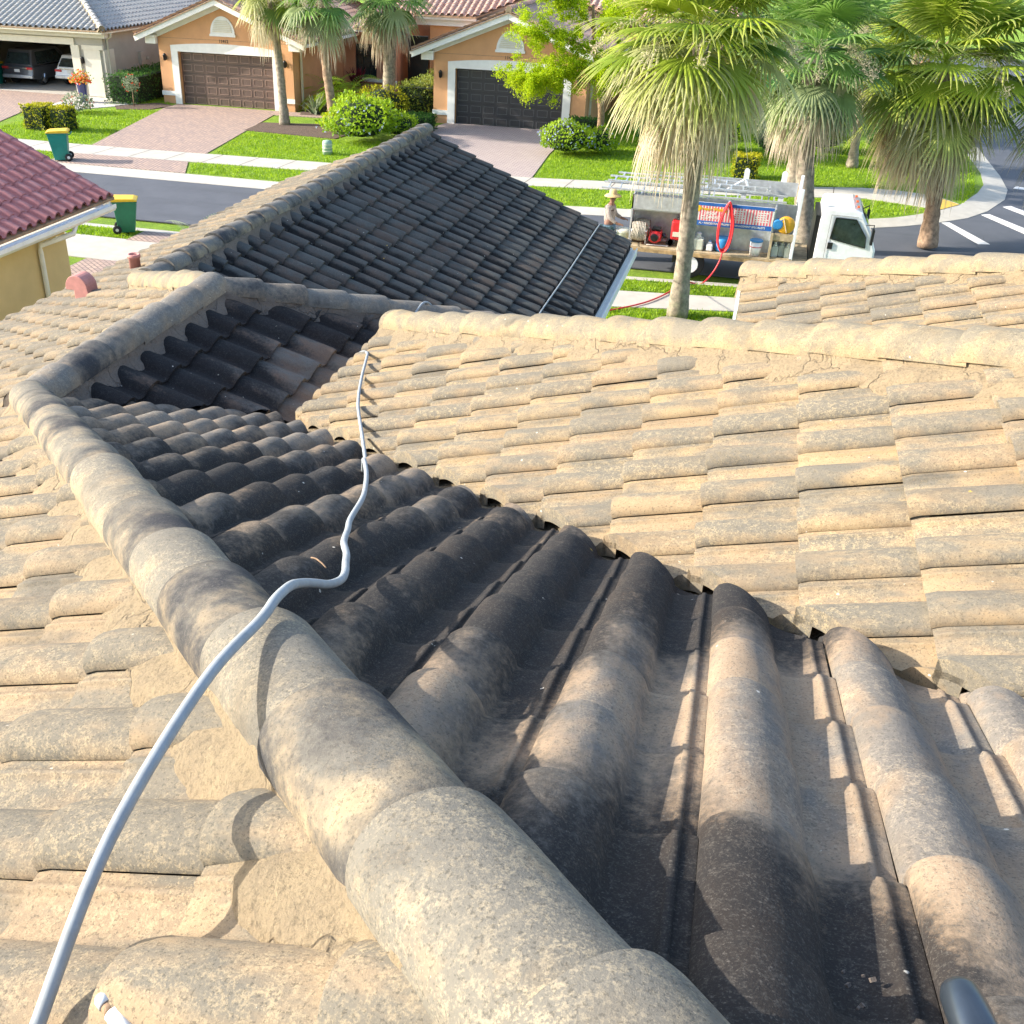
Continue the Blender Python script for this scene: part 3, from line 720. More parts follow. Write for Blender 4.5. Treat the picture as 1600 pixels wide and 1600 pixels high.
# crumbs of broken mortar
mb = MB(); R = random.Random(3)
for (cx_, cy_, f) in ((-.62, 1.15, zL), (-.88, 1.62, zL), (-.45, .95, zL), (.31, 1.0, zN), (-1.35, 2.2, zL)):
    for k in range(9):
        x = cx_ + R.gauss(0, .035); y = cy_ + R.gauss(0, .035); r = R.uniform(.0015, .0045); z = f(x, y) + .026
        mb.obox((x, y, z), (r * 2, r * 1.5, r * 1.4), Matrix.Rotation(R.uniform(0, 3), 3, 'Z') @ Matrix.Rotation(R.uniform(0, 2), 3, 'X'))
tag(mb.build('mortar_crumbs', 'mortarGrey'), 'loose crumbs of broken mortar along the foreground hip', 'rubble', kind='stuff')

# ------------------------------------------------------------------ plants
def leafquad(mb, c, d, n, L, w, t):
    """one folded diamond leaf, tint t"""
    side = d.cross(n).normalized() * w * .5
    a = mb.vert(c, (t[0], 0, t[2], 0)); b = mb.vert(c + d * L * .5 + side + n * w * .15, (t[0], .5, t[2], 0)); e = mb.vert(c + d * L, (t[0], 1, t[2], 0)); f = mb.vert(c + d * L * .5 - side + n * w * .15, (t[0], .5, t[2], 0))
    mb.face((a, b, e)); mb.face((a, e, f))
def rvec(R):
    while True:
        v = Vector((R.uniform(-1, 1), R.uniform(-1, 1), R.uniform(-1, 1)))
        if .05 < v.length < 1: return v.normalized()
def shell_point(R, c, r, kind, lump=.15):
    """random point near the surface of an ellipsoid or rounded box, with its outward normal"""
    if kind == 'box':
        k = R.choice('xXyYzzz'); p = Vector((R.uniform(-1, 1), R.uniform(-1, 1), R.uniform(-1, 1)))
        n = Vector((0, 0, 1))
        if k in 'xX': p.x = 1 if k == 'X' else -1; n = Vector((p.x, 0, 0))
        elif k in 'yY': p.y = 1 if k == 'Y' else -1; n = Vector((0, p.y, 0))
        else: p.z = 1
        q = Vector([math.copysign(1 - (1 - abs(v)) , v) for v in p])
    else:
        n = rvec(R); q = n.copy()
        if q.z < -.3: q.z *= .6
    s = 1 - abs(R.gauss(0, .10)) + lump * noise.noise(Vector((q.x * r[0], q.y * r[1], q.z * r[2])) * 2.2 + Vector(c))
    return Vector((c[0] + q.x * r[0] * s, c[1] + q.y * r[1] * s, c[2] + q.z * r[2] * s)), n
def bush(name, c, r, mat, label, cat='bush', n=900, leaf=.09, kind='ell', group=None, seed=1, bloom=None, blooms=0, core=True, lump=.22, coremat='core', alt=None, stem=True):
    R = random.Random(seed)
    root = empty(name, (c[0], c[1], .08), label, cat, group)
    cc = (c[0], c[1], .08 + r[2] * (1.0 if kind == 'ell' else .5)); rr = (r[0], r[1], r[2] * (1.0 if kind == 'ell' else .5))
    mb = MB()
    for k in range(n):
        p, nn = shell_point(R, cc, rr, kind, lump)
        if p.z < .10: p.z = .10 + R.random() * .1
        d = (nn * R.uniform(.2, 1) + rvec(R) * .9 + Vector((0, 0, .25))).normalized()
        up = (nn + rvec(R) * .6).normalized()
        L = leaf * R.uniform(.7, 1.4)
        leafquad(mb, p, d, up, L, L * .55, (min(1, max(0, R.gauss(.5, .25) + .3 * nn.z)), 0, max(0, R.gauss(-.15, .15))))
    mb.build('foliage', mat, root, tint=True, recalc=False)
    if blooms:
        mb = MB()
        for k in range(blooms):
            p, nn = shell_point(R, cc, (rr[0] * 1.04, rr[1] * 1.04, rr[2] * 1.04), kind, lump)
            for q in range(5): leafquad(mb, p + rvec(R) * leaf * .2, (nn + rvec(R)).normalized(), nn, leaf * .55, leaf * .45, (R.random(), 0, 0))
        mb.build('blossom', bloom, root, tint=True, recalc=False)
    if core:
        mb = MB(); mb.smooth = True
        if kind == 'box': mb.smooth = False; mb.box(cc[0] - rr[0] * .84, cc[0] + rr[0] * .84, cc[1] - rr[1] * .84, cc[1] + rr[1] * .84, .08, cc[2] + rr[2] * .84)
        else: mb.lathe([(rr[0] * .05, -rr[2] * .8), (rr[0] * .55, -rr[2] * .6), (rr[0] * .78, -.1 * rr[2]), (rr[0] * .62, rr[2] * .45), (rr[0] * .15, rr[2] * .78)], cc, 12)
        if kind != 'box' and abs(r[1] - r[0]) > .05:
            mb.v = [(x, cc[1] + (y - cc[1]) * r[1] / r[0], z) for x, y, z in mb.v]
        mb.build('filler_core', coremat, root)  # added dark core, closes the view through the leaves
    return root

def fan_leaf(mb, base, az, el, pet, R_, bend, t, dead, rng, nseg=24):
    """palmate leaf: arching petiole and a fan of folded, drooping blades"""
    h = Vector((cos(az), sin(az), 0)); d = h * cos(el) + Vector((0, 0, 1)) * sin(el)
    p = Vector(base); mb.mi = 1; pts = [p.copy()]
    n = 6
    for k in range(n):
        d = (d + Vector((0, 0, -bend / n))).normalized(); p = p + d * pet / n; pts.append(p.copy())
    w = .022; side = h.cross(Vector((0, 0, 1)))
    for a, b in zip(pts, pts[1:]):
        tt = (t * .6 + .4, .2, dead * .8, 0)
        ids = [mb.vert(a - side * w, tt), mb.vert(a + side * w, tt), mb.vert(b + side * w * .8, tt), mb.vert(b - side * w * .8, tt)]
        mb.face(ids)
    mb.mi = 0
    nrm = side.cross(d).normalized() * -1
    if nrm.z < 0: nrm = -nrm
    spread = radians(118) if dead < .5 else radians(75)
    droop = (.22 + .24 * bend) + dead * .7
    for k in range(nseg):
        f = (k + .5) / nseg * 2 - 1
        a = f * spread
        dirn = (d * cos(a) + side * sin(a)).normalized()
        L = R_ * (1 - .28 * abs(f) ** 2) * rng.uniform(.88, 1.08)
        hw = .5 * spread * 2 / nseg
        jd = droop * rng.uniform(.7, 1.35); tw = rng.gauss(0, .05)
        prev = None
        for q, r in enumerate((.04, .36, .58, .78, .92, 1.0)):
            wd = r * L * hw * 1.2 if r <= .36 else (.36 * L * hw * 1.2) * (1 - (r - .36) / .64) ** .75 + .002
            pos = p + dirn * (L * r) + nrm * (-.02 * abs(f)) + side * tw * r * r
            dr = jd * max(0, r - .25) ** 2 * L * 1.1
            pos = pos + Vector((0, 0, -dr)) - dirn * dr * .35
            ps = dirn.cross(nrm).normalized()
            tt = (t, r, min(1, dead + (max(0, r - .7) * 1.2 if dead > .15 else 0)), 0)
            row = (mb.vert(pos - ps * wd, tt), mb.vert(pos + nrm * wd * .45, tt), mb.vert(pos + ps * wd, tt))
            if prev:
                mb.face((prev[0], prev[1], row[1], row[0])); mb.face((prev[1], prev[2], row[2], row[1]))
            prev = row
def fan_palm(base, crown, rad, label, n=46, seed=1, mat='palmLeaf', group=None, trunk_r=(.17, .14), deadn=12, skirt=0, trunkmat='trunk', nseg=24, boots=False, low=-.8):
    rng = random.Random(seed); base = Vector((*base, .07)); crown = Vector(crown)
    root = empty('palm_tree', tuple(base), label, 'palm tree', group)
    mb = MB(); pts = []; N = 26
    for k in range(N + 1):
        f = k / N; p = base.lerp(crown, f); p += Vector((sin(f * 2.6) * .10, 0, 0)) * (1 if seed % 2 else -1); pts.append(p)
    pts[-1] = crown
    mb.tube(pts, [trunk_r[0] * (1.35 - 1.4 * k / N if k < 3 else 1.12 if k < 4 else 1) * (1 - k / N) + trunk_r[1] * k / N + (rng.uniform(-.010, .012) + (.012 if k % 2 else 0)) for k in range(N + 1)], 14)
    mb.build('trunk', trunkmat, root)
    if boots:
        mb = MB()
        for k in range(70):
            f = rng.uniform(.45, 1); p = base.lerp(crown, f); a = rng.uniform(0, 6.28)
            o = Vector((cos(a), sin(a), 0)); mb.bar(p + o * trunk_r[1] * .8, p + o * (trunk_r[1] + .10) + Vector((0, 0, .25)), .07, .03)
        mb.build('leaf_bases', 'trunk', root)
    mb = MB()
    for k in range(n):
        f = k / n
        az = k * 2.39996 + rng.gauss(0, .15)
        el = radians(82) - f * (radians(82) - low) + rng.gauss(0, .10)
        pet = rad * rng.uniform(.36, .54) * (1 - .18 * f); R_ = rad * rng.uniform(.42, .54) * (1 - .26 * f)
        dead = 0
        if f > .62: dead = max(0, rng.gauss(.22, .2))
        if f > .80: dead = min(1, max(0, rng.gauss(.45, .3)))
        fan_leaf(mb, crown + Vector((0, 0, rng.uniform(-.1, .35) - .25 * f)), az, el, pet, R_, (.40 + .45 * f), min(1, max(0, rng.gauss(.55 + .25 * (1 - f), .28))), dead, rng, nseg)
    for k in range(deadn):
        az = rng.uniform(0, 6.28)
        fan_leaf(mb, crown + Vector((0, 0, rng.uniform(-.5, -.1))), az, rng.uniform(-1.1, -.35), rad * rng.uniform(.34, .46), rad * rng.uniform(.30, .40), 1.1, rng.random(), rng.uniform(.75, 1), rng, nseg)
    mb.build('crown', [mat, mat], root, tint=True, recalc=False)
    if skirt:
        mb = MB()
        for k in range(skirt):
            az = rng.uniform(0, 6.28); z = rng.uniform(-1.7, -.3)
            c = crown + Vector((cos(az) * .22, sin(az) * .22, z)); 
            for q in range(10):
                d = Vector((cos(az) * .35 + rng.gauss(0, .2), sin(az) * .35 + rng.gauss(0, .2), -1)).normalized()
                leafquad(mb, c + rvec(rng) * .05, d, Vector((cos(az), sin(az), 0)), rng.uniform(.5, .95), .05, (rng.random(), 0, 1))
        mb.build('dead_skirt', mat, root, tint=True, recalc=False)
    # fruit stalks
    mb = MB()
    for k in range(5):
        az = rng.uniform(0, 6.28); c = crown + Vector((0, 0, .2)); d = Vector((cos(az), sin(az), .5)).normalized(); p = c.copy()
        pl = []
        for q in range(8): pl.append(p.copy()); p += d * rad * .11; d = (d + Vector((0, 0, -.22))).normalized()
        mb.tube(pl, .012, 5)
        for q in range(260):
            a = pl[rng.randrange(4, 8)] + rvec(rng) * rng.uniform(.02, .22); mb.tint = (.5, .5, .6, 0)
            leafquad(mb, a, rvec(rng), rvec(rng), .10, .016, (rng.random(), 0, .9))
    mb.build('fruit_stalk', mat, root, tint=True, recalc=False)
    return root

fan_palm((-1.36, 24.08), (-1.68, 24.1, 6.05), 3.15, 'tall palm with yellowing fronds and pale trunk, standing in front of the flatbed', n=84, seed=3, deadn=14, trunk_r=(.19, .17), nseg=28, low=-.38)
fan_palm((1.55, 31.42), (.90, 31.5, 5.1), 2.95, 'dark green palm whose trunk stands beside the cab of the flatbed', n=58, seed=4, mat='palmLeafCool', deadn=6, trunk_r=(.27, .22), nseg=24)
fan_palm((5.05, 33.0), (4.35, 33.1, 4.85), 3.6, 'broad palm with hanging straw coloured fronds, right of the cab beside the crossing', n=82, seed=5, deadn=34, trunk_r=(.21, .20), trunkmat='trunkWarm', nseg=28, low=-.75)
fan_palm((8.6, 33.2), (8.1, 33.0, 4.3), 3.0, 'palm cut by the right edge of the photo', n=46, seed=6, mat='palmLeafCool', deadn=12)
fan_palm((1.11, 39.69), (1.0, 39.7, 3.6), 2.6, 'palm with a thick shaggy skirt on the far lawn behind the cab', n=44, seed=7, mat='palmLeafCool', deadn=8, skirt=70, trunk_r=(.3, .28), nseg=20)
fan_palm((3.35, 44.09), (3.3, 44.1, 4.6), 2.8, 'farthest palm, behind the broad palm on the lawn', n=44, seed=8, mat='palmLeafCool', deadn=10, skirt=40, nseg=18)
fan_palm((-20.5, 43.84), (-20.95, 43.9, 5.3), 2.55, 'slim palm rising from the mulch beside the brown garage door', n=44, seed=9, deadn=3, trunk_r=(.19, .14), nseg=18, low=-.8, mat='palmLeaf')
fan_palm((-17.86, 43.3), (-18.35, 43.3, 5.2), 2.55, 'slim palm with a reddish upper trunk at the right end of the mulch', n=44, seed=10, deadn=3, trunk_r=(.2, .15), nseg=18, trunkmat='trunkWarm', low=-.8, mat='palmLeafCool')
fan_palm((-16.91, 47.3), (-16.9, 47.3, 5.2), 2.9, 'shaggy palm with whitish bark in the courtyard between the two orange garages', n=46, seed=11, deadn=12, trunk_r=(.26, .30), nseg=18, boots=True, mat='palmLeafCool')

# lime green broadleaf tree in front of the dark garage door
def lime_tree():
    R = random.Random(5)
    root = empty('shade_tree', (-6.55, 43.6, .08), 'airy tree with lime green leaves hanging in front of the charcoal garage door', 'tree')
    mb = MB()
    T = [Vector((-6.55, 43.6, .08)), Vector((-6.5, 43.6, 1.4)), Vector((-6.7, 43.4, 2.6)), Vector((-6.9, 43.1, 3.8)), Vector((-7.1, 43, 5.4))]
    mb.tube(smoothpath(T, 4), [.16 - .0065 * k for k in range(17)], 10)
    limbs = [((-6.7, 43.4, 2.6), (-8.4, 42.5, 3.0), (-9.9, 41.9, 2.9)), ((-6.8, 43.2, 3.2), (-7.8, 42.2, 3.2), (-9.0, 41.6, 2.6)), ((-6.9, 43.1, 3.8), (-8.2, 42.2, 4.4), (-9.3, 41.8, 4.7)), ((-7, 43, 4.3), (-6.2, 42.4, 5), (-5.6, 42, 5.3)), ((-7, 43, 4.6), (-8, 42.5, 5.6), (-8.8, 42.2, 6)), ((-6.8, 43.3, 3.0), (-6.3, 42.5, 3.3), (-6.0, 42, 3.0))]
    ends = []
    for l in limbs:
        p = smoothpath(l, 5); mb.tube(p, [.055 - .0045 * k for k in range(len(p))], 7); ends.append(p)
    mb.build('trunk', 'bark', root)
    mb = MB()
    for p in ends:
        for k in range(3, len(p)):
            for q in range(9):
                c = p[k] + rvec(R) * R.uniform(.1, .8)
                rr = R.uniform(.10, .30)
                for j in range(150):
                    a = c + rvec(R) * rr * R.uniform(.2, 1.25); a.z -= .05
                    leafquad(mb, a, (rvec(R) + Vector((0, 0, -.35))).normalized(), (rvec(R) + Vector((0, 0, 1))).normalized(), R.uniform(.05, .10), .045, (min(1, max(0, R.gauss(.55, .25))), 0, 0))
    mb.build('crown', 'limeLeaf', root, tint=True, recalc=False)
lime_tree()

# shrubs, from left to right
bush('shrub', (-29.45, 38.9), (.52, .5, .95), 'goldLeaf', 'clipped yellow and green shrub, left one of the pair on the far lawn', n=1100, leaf=.10, kind='box', seed=21, group='clipped pair on the lawn')
bush('shrub', (-28.35, 39.0), (.42, .45, .88), 'goldLeaf', 'clipped yellow and green shrub, right one of the pair on the far lawn', n=900, leaf=.10, kind='box', seed=22, group='clipped pair on the lawn')
bush('shrub', (-30.3, 42.9), (.75, .5, .42), 'silverLeaf', 'loose silvery shrub beside the white stone bed', n=600, leaf=.11, seed=23, blooms=20, bloom='petal', core=False)
bush('hedge', (-29.95, 48.4), (.85, 2.6, 1.25), 'darkLeaf', 'dark green hedge between the grey house and the brown garage', 'hedge', n=3200, leaf=.10, kind='box', seed=24)
bush('hedge', (-15.75, 50.6), (.95, 3.2, 1.4), 'oliveLeaf', 'olive hedge lining the entry path beside the charcoal garage', 'hedge', n=3600, leaf=.11, kind='box', seed=25)
bush('shrub', (-16.9, 46.5), (1.3, .8, .75), 'goldLeaf', 'golden shrub below the shaggy palm', n=1200, leaf=.10, seed=26)
bush('shrub', (-16.0, 41.6), (1.35, 1.6, .88), 'bushLeaf', 'large bright green shrub with pale blossom behind the roof tip', n=3200, leaf=.13, seed=27, bloom='paleBloom', blooms=60, lump=.5)
bush('shrub', (-14.6, 44.9), (.62, .7, .62), 'darkLeaf', 'round dark green shrub at the left corner of the charcoal garage', n=1500, leaf=.09, kind='box', seed=28, lump=.15)
bush('shrub', (-7.6, 42.2), (1.1, 1.0, .62), 'bushLeaf', 'low shrub covered in pale blue blossom right of the charcoal garage drive', n=1900, leaf=.10, seed=29, bloom='paleBloom', blooms=130)
bush('shrub', (-7.5, 46.0), (.7, .4, .8), 'darkLeaf', 'dark shrub against the right end of the charcoal garage', n=900, leaf=.09, kind='box', seed=30)
bush('shrub', (-.56, 40.6), (.45, .42, .8), 'goldLeaf', 'clipped golden shrub on the lawn above the flatbed rack', n=900, leaf=.09, kind='box', seed=31)
bush('shrub', (1.5, 24.1), (1.3, .8, .40), 'goldLeaf', 'low yellow green shrub beside the near sidewalk', n=1500, leaf=.08, seed=32)
for k, (x, y, r) in enumerate(((-4.2, 44.5, 1.0), (-1.9, 45.4, 1.1), (.4, 45.0, .9), (2.2, 47, 1.2), (5.2, 46.4, 1.3))):
    bush('shrub', (x, y), (r, .8, .75), ('darkLeaf', 'bushLeaf')[k % 2], ['dark bush at the back of the lawn behind the tall palm', 'bright bush at the back of the lawn left of the shaggy skirted palm', 'low dark bush behind the shaggy skirted palm', 'rounded bright bush between the two back palms', 'widest dark bush near the street corner'][k], n=1500, leaf=.12, seed=40 + k)
bush('shrub', (-18.0, 44.9), (.75, .55, .55), 'goldLeaf', 'irregular gold shrub beside the reddish slim palm', n=1200, leaf=.10, seed=51, lump=.5)
bush('shrub', (-14.9, 43.0), (.8, .7, .50), 'bushLeaf', 'low bright green shrub against the left side of the pale drive', n=1500, leaf=.10, seed=52, lump=.5)
bush('shrub', (-17.5, 42.9), (.7, .6, .42), 'limeLeaf', 'low lime green shrub at the right end of the mulch', n=1100, leaf=.10, seed=53, lump=.5)
bush('shrub', (-6.4, 42.9), (.7, .7, .50), 'bushLeaf', 'small leafy shrub right of the blue blossomed one', n=1200, leaf=.10, seed=54, bloom='paleBloom', blooms=30, lump=.5)
# taller trees closing the view behind the palms
def round_tree(x, y, h, r, mat, label, seed, n=5200, leaf=.2):
    R = random.Random(seed); root = empty('broadleaf_tree', (x, y, .07), label, 'tree', 'trees closing the view behind the palms')
    mb = MB(); mb.tube([(x, y, 0), (x + .1, y, h * .3), (x, y, h * .7)], [.22, .17, .08], 9)
    for k in range(5):
        a = k * 1.3; mb.tube([(x, y, h * .35), (x + cos(a) * r * .5, y + sin(a) * r * .5, h * .62)], [.10, .04], 6)
    mb.build('trunk', 'bark', root)
    mb = MB(); cl = [(Vector((x, y, h * .62)) + Vector((rvec(R).x * r * .75, rvec(R).y * r * .75, rvec(R).z * h * .34)), R.uniform(.35, .6) * r) for _ in range(22)]
    for k in range(n):
        c, rr = R.choice(cl); nn = rvec(R); p = c + nn * rr * R.uniform(.6, 1.05)
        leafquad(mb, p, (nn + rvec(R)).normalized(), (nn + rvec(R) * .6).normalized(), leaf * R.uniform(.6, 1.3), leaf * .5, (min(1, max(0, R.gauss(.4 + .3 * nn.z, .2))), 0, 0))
    mb.build('crown', mat, root, tint=True, recalc=False)
round_tree(-3.4, 51.5, 6.5, 2.6, 'darkLeaf', 'dark tree behind the lawn, left of the tall palm crown', 61)
round_tree(1.0, 53, 7.0, 3.0, 'darkLeaf', 'dark tree behind the shaggy skirted palm', 62)
round_tree(5.6, 52, 7.2, 3.0, 'oliveLeaf', 'olive tree behind the broad palm by the corner', 63)

# rose standard, potted flowers, pygmy palm, cordyline, strap leaves
root = empty('rose_tree', (-28.94, 45.33, .08), 'small clipped rose standard with pink blossom in a mulch ring', 'rose tree')
mb = MB(); mb.tube([(-28.94, 45.33, .08), (-28.93, 45.33, .6), (-28.95, 45.33, 1.0)], .022, 7); mb.build('stem', 'bark', root)
mb = MB(); R = random.Random(8)
for k in range(500):
    nn = rvec(R); leafquad(mb, Vector((-28.95, 45.33, 1.12)) + nn * R.uniform(.15, .38), (nn + rvec(R)).normalized(), nn, .09, .05, (R.random(), 0, 0))
mb.build('crown', 'silverLeaf', root, tint=True, recalc=False)
mb = MB()
for k in range(16):
    nn = rvec(R); p = Vector((-28.95, 45.33, 1.12)) + nn * .38
    for q in range(4): leafquad(mb, p, (nn + rvec(R)).normalized(), nn, .07, .06, (R.random() * .4, 0, 0))
mb.build('blossom', 'petal', root, tint=True, recalc=False)
root = empty('flower_pot', (-31.75, 45.5, .1), 'tall cobalt blue pot of red and orange flowers beside the open garage', 'flower pot')
mb = MB(); mb.lathe([(.16, 0), (.17, .02), (.25, .78), (.27, .80), (.27, .86), (.22, .86), (.21, .7)], (-31.75, 45.5, .1), 20); mb.build('pot', 'navyPot', root)
mb = MB(); mbl = MB()
for k in range(420):
    nn = rvec(R); nn.z = abs(nn.z); p = Vector((-31.75, 45.5, .98)) + Vector((nn.x * .6, nn.y * .5, nn.z * .55)) * R.uniform(.2, 1)
    if R.random() < .45: leafquad(mb, p, (nn + rvec(R)).normalized(), nn, .12, .05, (R.random(), 0, 0))
    else:
        leafquad(mbl, p, (nn + rvec(R)).normalized(), nn, .12, .10, (R.random(), 0, R.choice((0, 0, .8))))
mb.build('foliage', 'bushLeaf', root, tint=True, recalc=False); mbl.build('blossom', 'petal', root, tint=True, recalc=False)

def frond_plant(name, c, h, n, L, mat, label, cat, seed, stem=.5, pinn=16, droop=1.0):
    R = random.Random(seed); root = empty(name, (*c, .08), label, cat)
    if stem > .15:
        mb = MB(); mb.tube([(c[0], c[1], .08), (c[0] + .02, c[1], stem)], [.09, .07], 9); mb.build('trunk', 'trunk', root)
    mb = MB()
    for k in range(n):
        az = k * 2.4 + R.gauss(0, .2); el = R.uniform(.2, 1.3); d = Vector((cos(az) * cos(el), sin(az) * cos(el), sin(el))); p = Vector((c[0], c[1], stem)); t = R.random()
        side = Vector((-sin(az), cos(az), 0))
        for q in range(pinn):
            d2 = (d + Vector((0, 0, -droop * .11))).normalized(); q2 = p + d2 * L / pinn; f = q / pinn
            for sg in (1, -1):
                dd = (side * sg + d2 * .5 + Vector((0, 0, -.25))).normalized()
                leafquad(mb, q2, dd, Vector((0, 0, 1)), L * .34 * (1 - abs(f - .45)), .045, (t, 0, 0))
            a = mb.vert(p - side * .012, (t, .3, 0, 0)); b = mb.vert(p + side * .012, (t, .3, 0, 0)); e_ = mb.vert(q2 + side * .01, (t, .3, 0, 0)); f_ = mb.vert(q2 - side * .01, (t, .3, 0, 0)); mb.face((a, b, e_, f_))
            p = q2; d = d2
    mb.build('crown', mat, root, tint=True, recalc=False)
frond_plant('pygmy_palm', (-18.9, 47.6), 1.6, 26, 1.7, 'bushLeaf', 'feathery pygmy palm between the two slim palms', 'palm', 71, stem=.95)
frond_plant('feather_palm', (-20.2, 48.4), 1.6, 20, 1.7, 'limeLeaf', 'yellow green feathery palm against the salmon wall', 'palm', 72, stem=.6)
frond_plant('feather_palm', (-18.55, 46.5), 1.0, 10, .8, 'limeLeaf', 'small yellow green feathery palm at the paver edge', 'palm', 73, stem=.2)
frond_plant('feather_palm', (-13.3, 22.9), 1.2, 14, 1.15, 'silverLeaf', 'pale feathery palm poking over the edge of the left roof', 'palm', 74, stem=.9)
def strap_plant(name, c, n, L, mat, label, cat, seed, z=.1):
    R = random.Random(seed); root = empty(name, (*c, .08), label, cat); mb = MB()
    for k in range(n):
        az = R.uniform(0, 6.28); el = R.uniform(.6, 1.4); d = Vector((cos(az) * cos(el), sin(az) * cos(el), sin(el))); side = Vector((-sin(az), cos(az), 0))
        p = Vector((c[0] + R.gauss(0, .1), c[1] + R.gauss(0, .1), z)); t = R.random(); prev = None
        for q in range(5):
            w = .05 * (1 - (q / 4) ** 2) + .004
            row = (mb.vert(p - side * w, (t, q / 4, 0, 0)), mb.vert(p + side * w, (t, q / 4, 0, 0)))
            if prev: mb.face((prev[0], prev[1], row[1], row[0]))
            prev = row; d = (d + Vector((0, 0, -.16))).normalized(); p = p + d * L / 4
    mb.build('foliage', mat, root, tint=True, recalc=False)
strap_plant('strap_leaf_plant', (-20.3, 47.0), 60, .95, 'silverLeaf', 'strap leaved green plant at the downspout of the brown garage', 'plant', 81)
strap_plant('cordyline', (-20.15, 51.8), 70, 1.0, 'redLeaf', 'dark red cordyline in front of the window', 'plant', 82, z=.7)
strap_plant('cordyline', (-21.0, 51.2), 40, .7, 'redLeaf', 'smaller dark red cordyline against the wall', 'plant', 83, z=.6)

# short grass on all lawns in view
def inside(p, P):
    x, y = p; c = False
    for i in range(len(P)):
        (a, b), (d, e) = P[i], P[i - 1]
        if (b > y) != (e > y) and x < (d - a) * (y - b) / (e - b) + a: c = not c
    return c
G = [[(-33, 36.75), (-25.7, 36.7), (-27.3, 44.9), (-28.3, 44.7), (-29.8, 43.8), (-31.2, 42.8), (-31.3, 38)],
     [(-31, 33.4), (-25.4, 33.4), (-25.4, 34.95), (-31, 35)], [(-20.4, 37), (-15.5, 37.2), (-13.7, 37.4), (-14.3, 42), (-17, 41.4), (-21.3, 41.7)],
     [(-19.6, 33.6), (-13.6, 33.7), (-13.6, 35.7), (-20.3, 35.2)], [(-8, 33.8), (-6.2, 33.9), (-1.2, 34.7), (3.3, 35.7), (4.9, 36.9), (5.6, 37.8), (3.8, 38.6), (-1, 37.3), (-4.5, 36.7), (-7.7, 36.2)],
     [(-8.1, 42), (-7.8, 37.6), (-4.1, 38.2), (-1.8, 38.8), (3.5, 40.5), (5, 40.5), (6.2, 40.1), (6.8, 39.3), (7.4, 41.2), (7.9, 45), (7.9, 50), (-7.5, 50)],
     [(-3.3, 26.55), (0, 26.9), (2, 27.2), (2, 26.3), (0, 26.05), (-3.4, 25.55)], [(-3.3, 24.1), (0, 24.85), (5, 25.4), (5, 17), (-2.2, 17)], [(-20, 26.15), (-17, 26.2), (-17, 25.3), (-20, 25.2)], [(-30.5, 45.2), (-28, 46.9), (-28.4, 51), (-29, 51), (-31, 50), (-31, 46.5)]]
mb = MB(); R = random.Random(17)
for P in G:
    xs = [p[0] for p in P]; ys = [p[1] for p in P]; A = (max(xs) - min(xs)) * (max(ys) - min(ys))
    dens = 420 if ys[0] > 30 else 800
    for k in range(int(A * dens * .55)):
        x = R.uniform(min(xs), max(xs)); y = R.uniform(min(ys), max(ys))
        if not inside((x, y), P): continue
        a = R.uniform(0, 6.28); w = R.uniform(.012, .022); h = R.uniform(.05, .11); lx = R.gauss(0, .035); ly = R.gauss(0, .035); t = min(1, max(0, R.gauss(.5 + .35 * noise.noise(Vector((x, y, 0)) * 1.5), .22)))
        v = [mb.vert((x - cos(a) * w, y - sin(a) * w, .07), (t, 0, 0, 0)), mb.vert((x + cos(a) * w, y + sin(a) * w, .07), (t, 0, 0, 0)), mb.vert((x + lx, y + ly, .07 + h), (t, .6, 0, 0))]
        mb.face(v)
tag(mb.build('grass', 'bushLeaf', tint=True, recalc=False), 'short bright green lawn grass on the verges and front yards', 'grass', kind='stuff')

# ------------------------------------------------------------------ text helper
def text(name, s, loc, size, mat, parent, rotz=0, ext=.004, align='CENTER', bold=0.0, sx=1.0):
    cu = bpy.data.curves.new(name, 'FONT'); cu.body = s; cu.size = size; cu.extrude = ext; cu.align_x = align; cu.align_y = 'CENTER'; cu.offset = bold
    to = bpy.data.objects.new(name, cu); C.objects.link(to)
    bpy.context.view_layer.update()
    me = bpy.data.meshes.new_from_object(to.evaluated_get(bpy.context.evaluated_depsgraph_get()))
    bpy.data.objects.remove(to)
    me.transform(Matrix.Rotation(rotz, 4, 'Z') @ Matrix.Rotation(pi / 2, 4, 'X') @ Matrix.Diagonal((sx, 1, 1, 1)))
    me.materials.clear(); me.materials.append(M[mat])
    o = bpy.data.objects.new(name, me); C.objects.link(o); o.parent = parent; o.location = Vector(loc) - origin_of(parent)
    return o

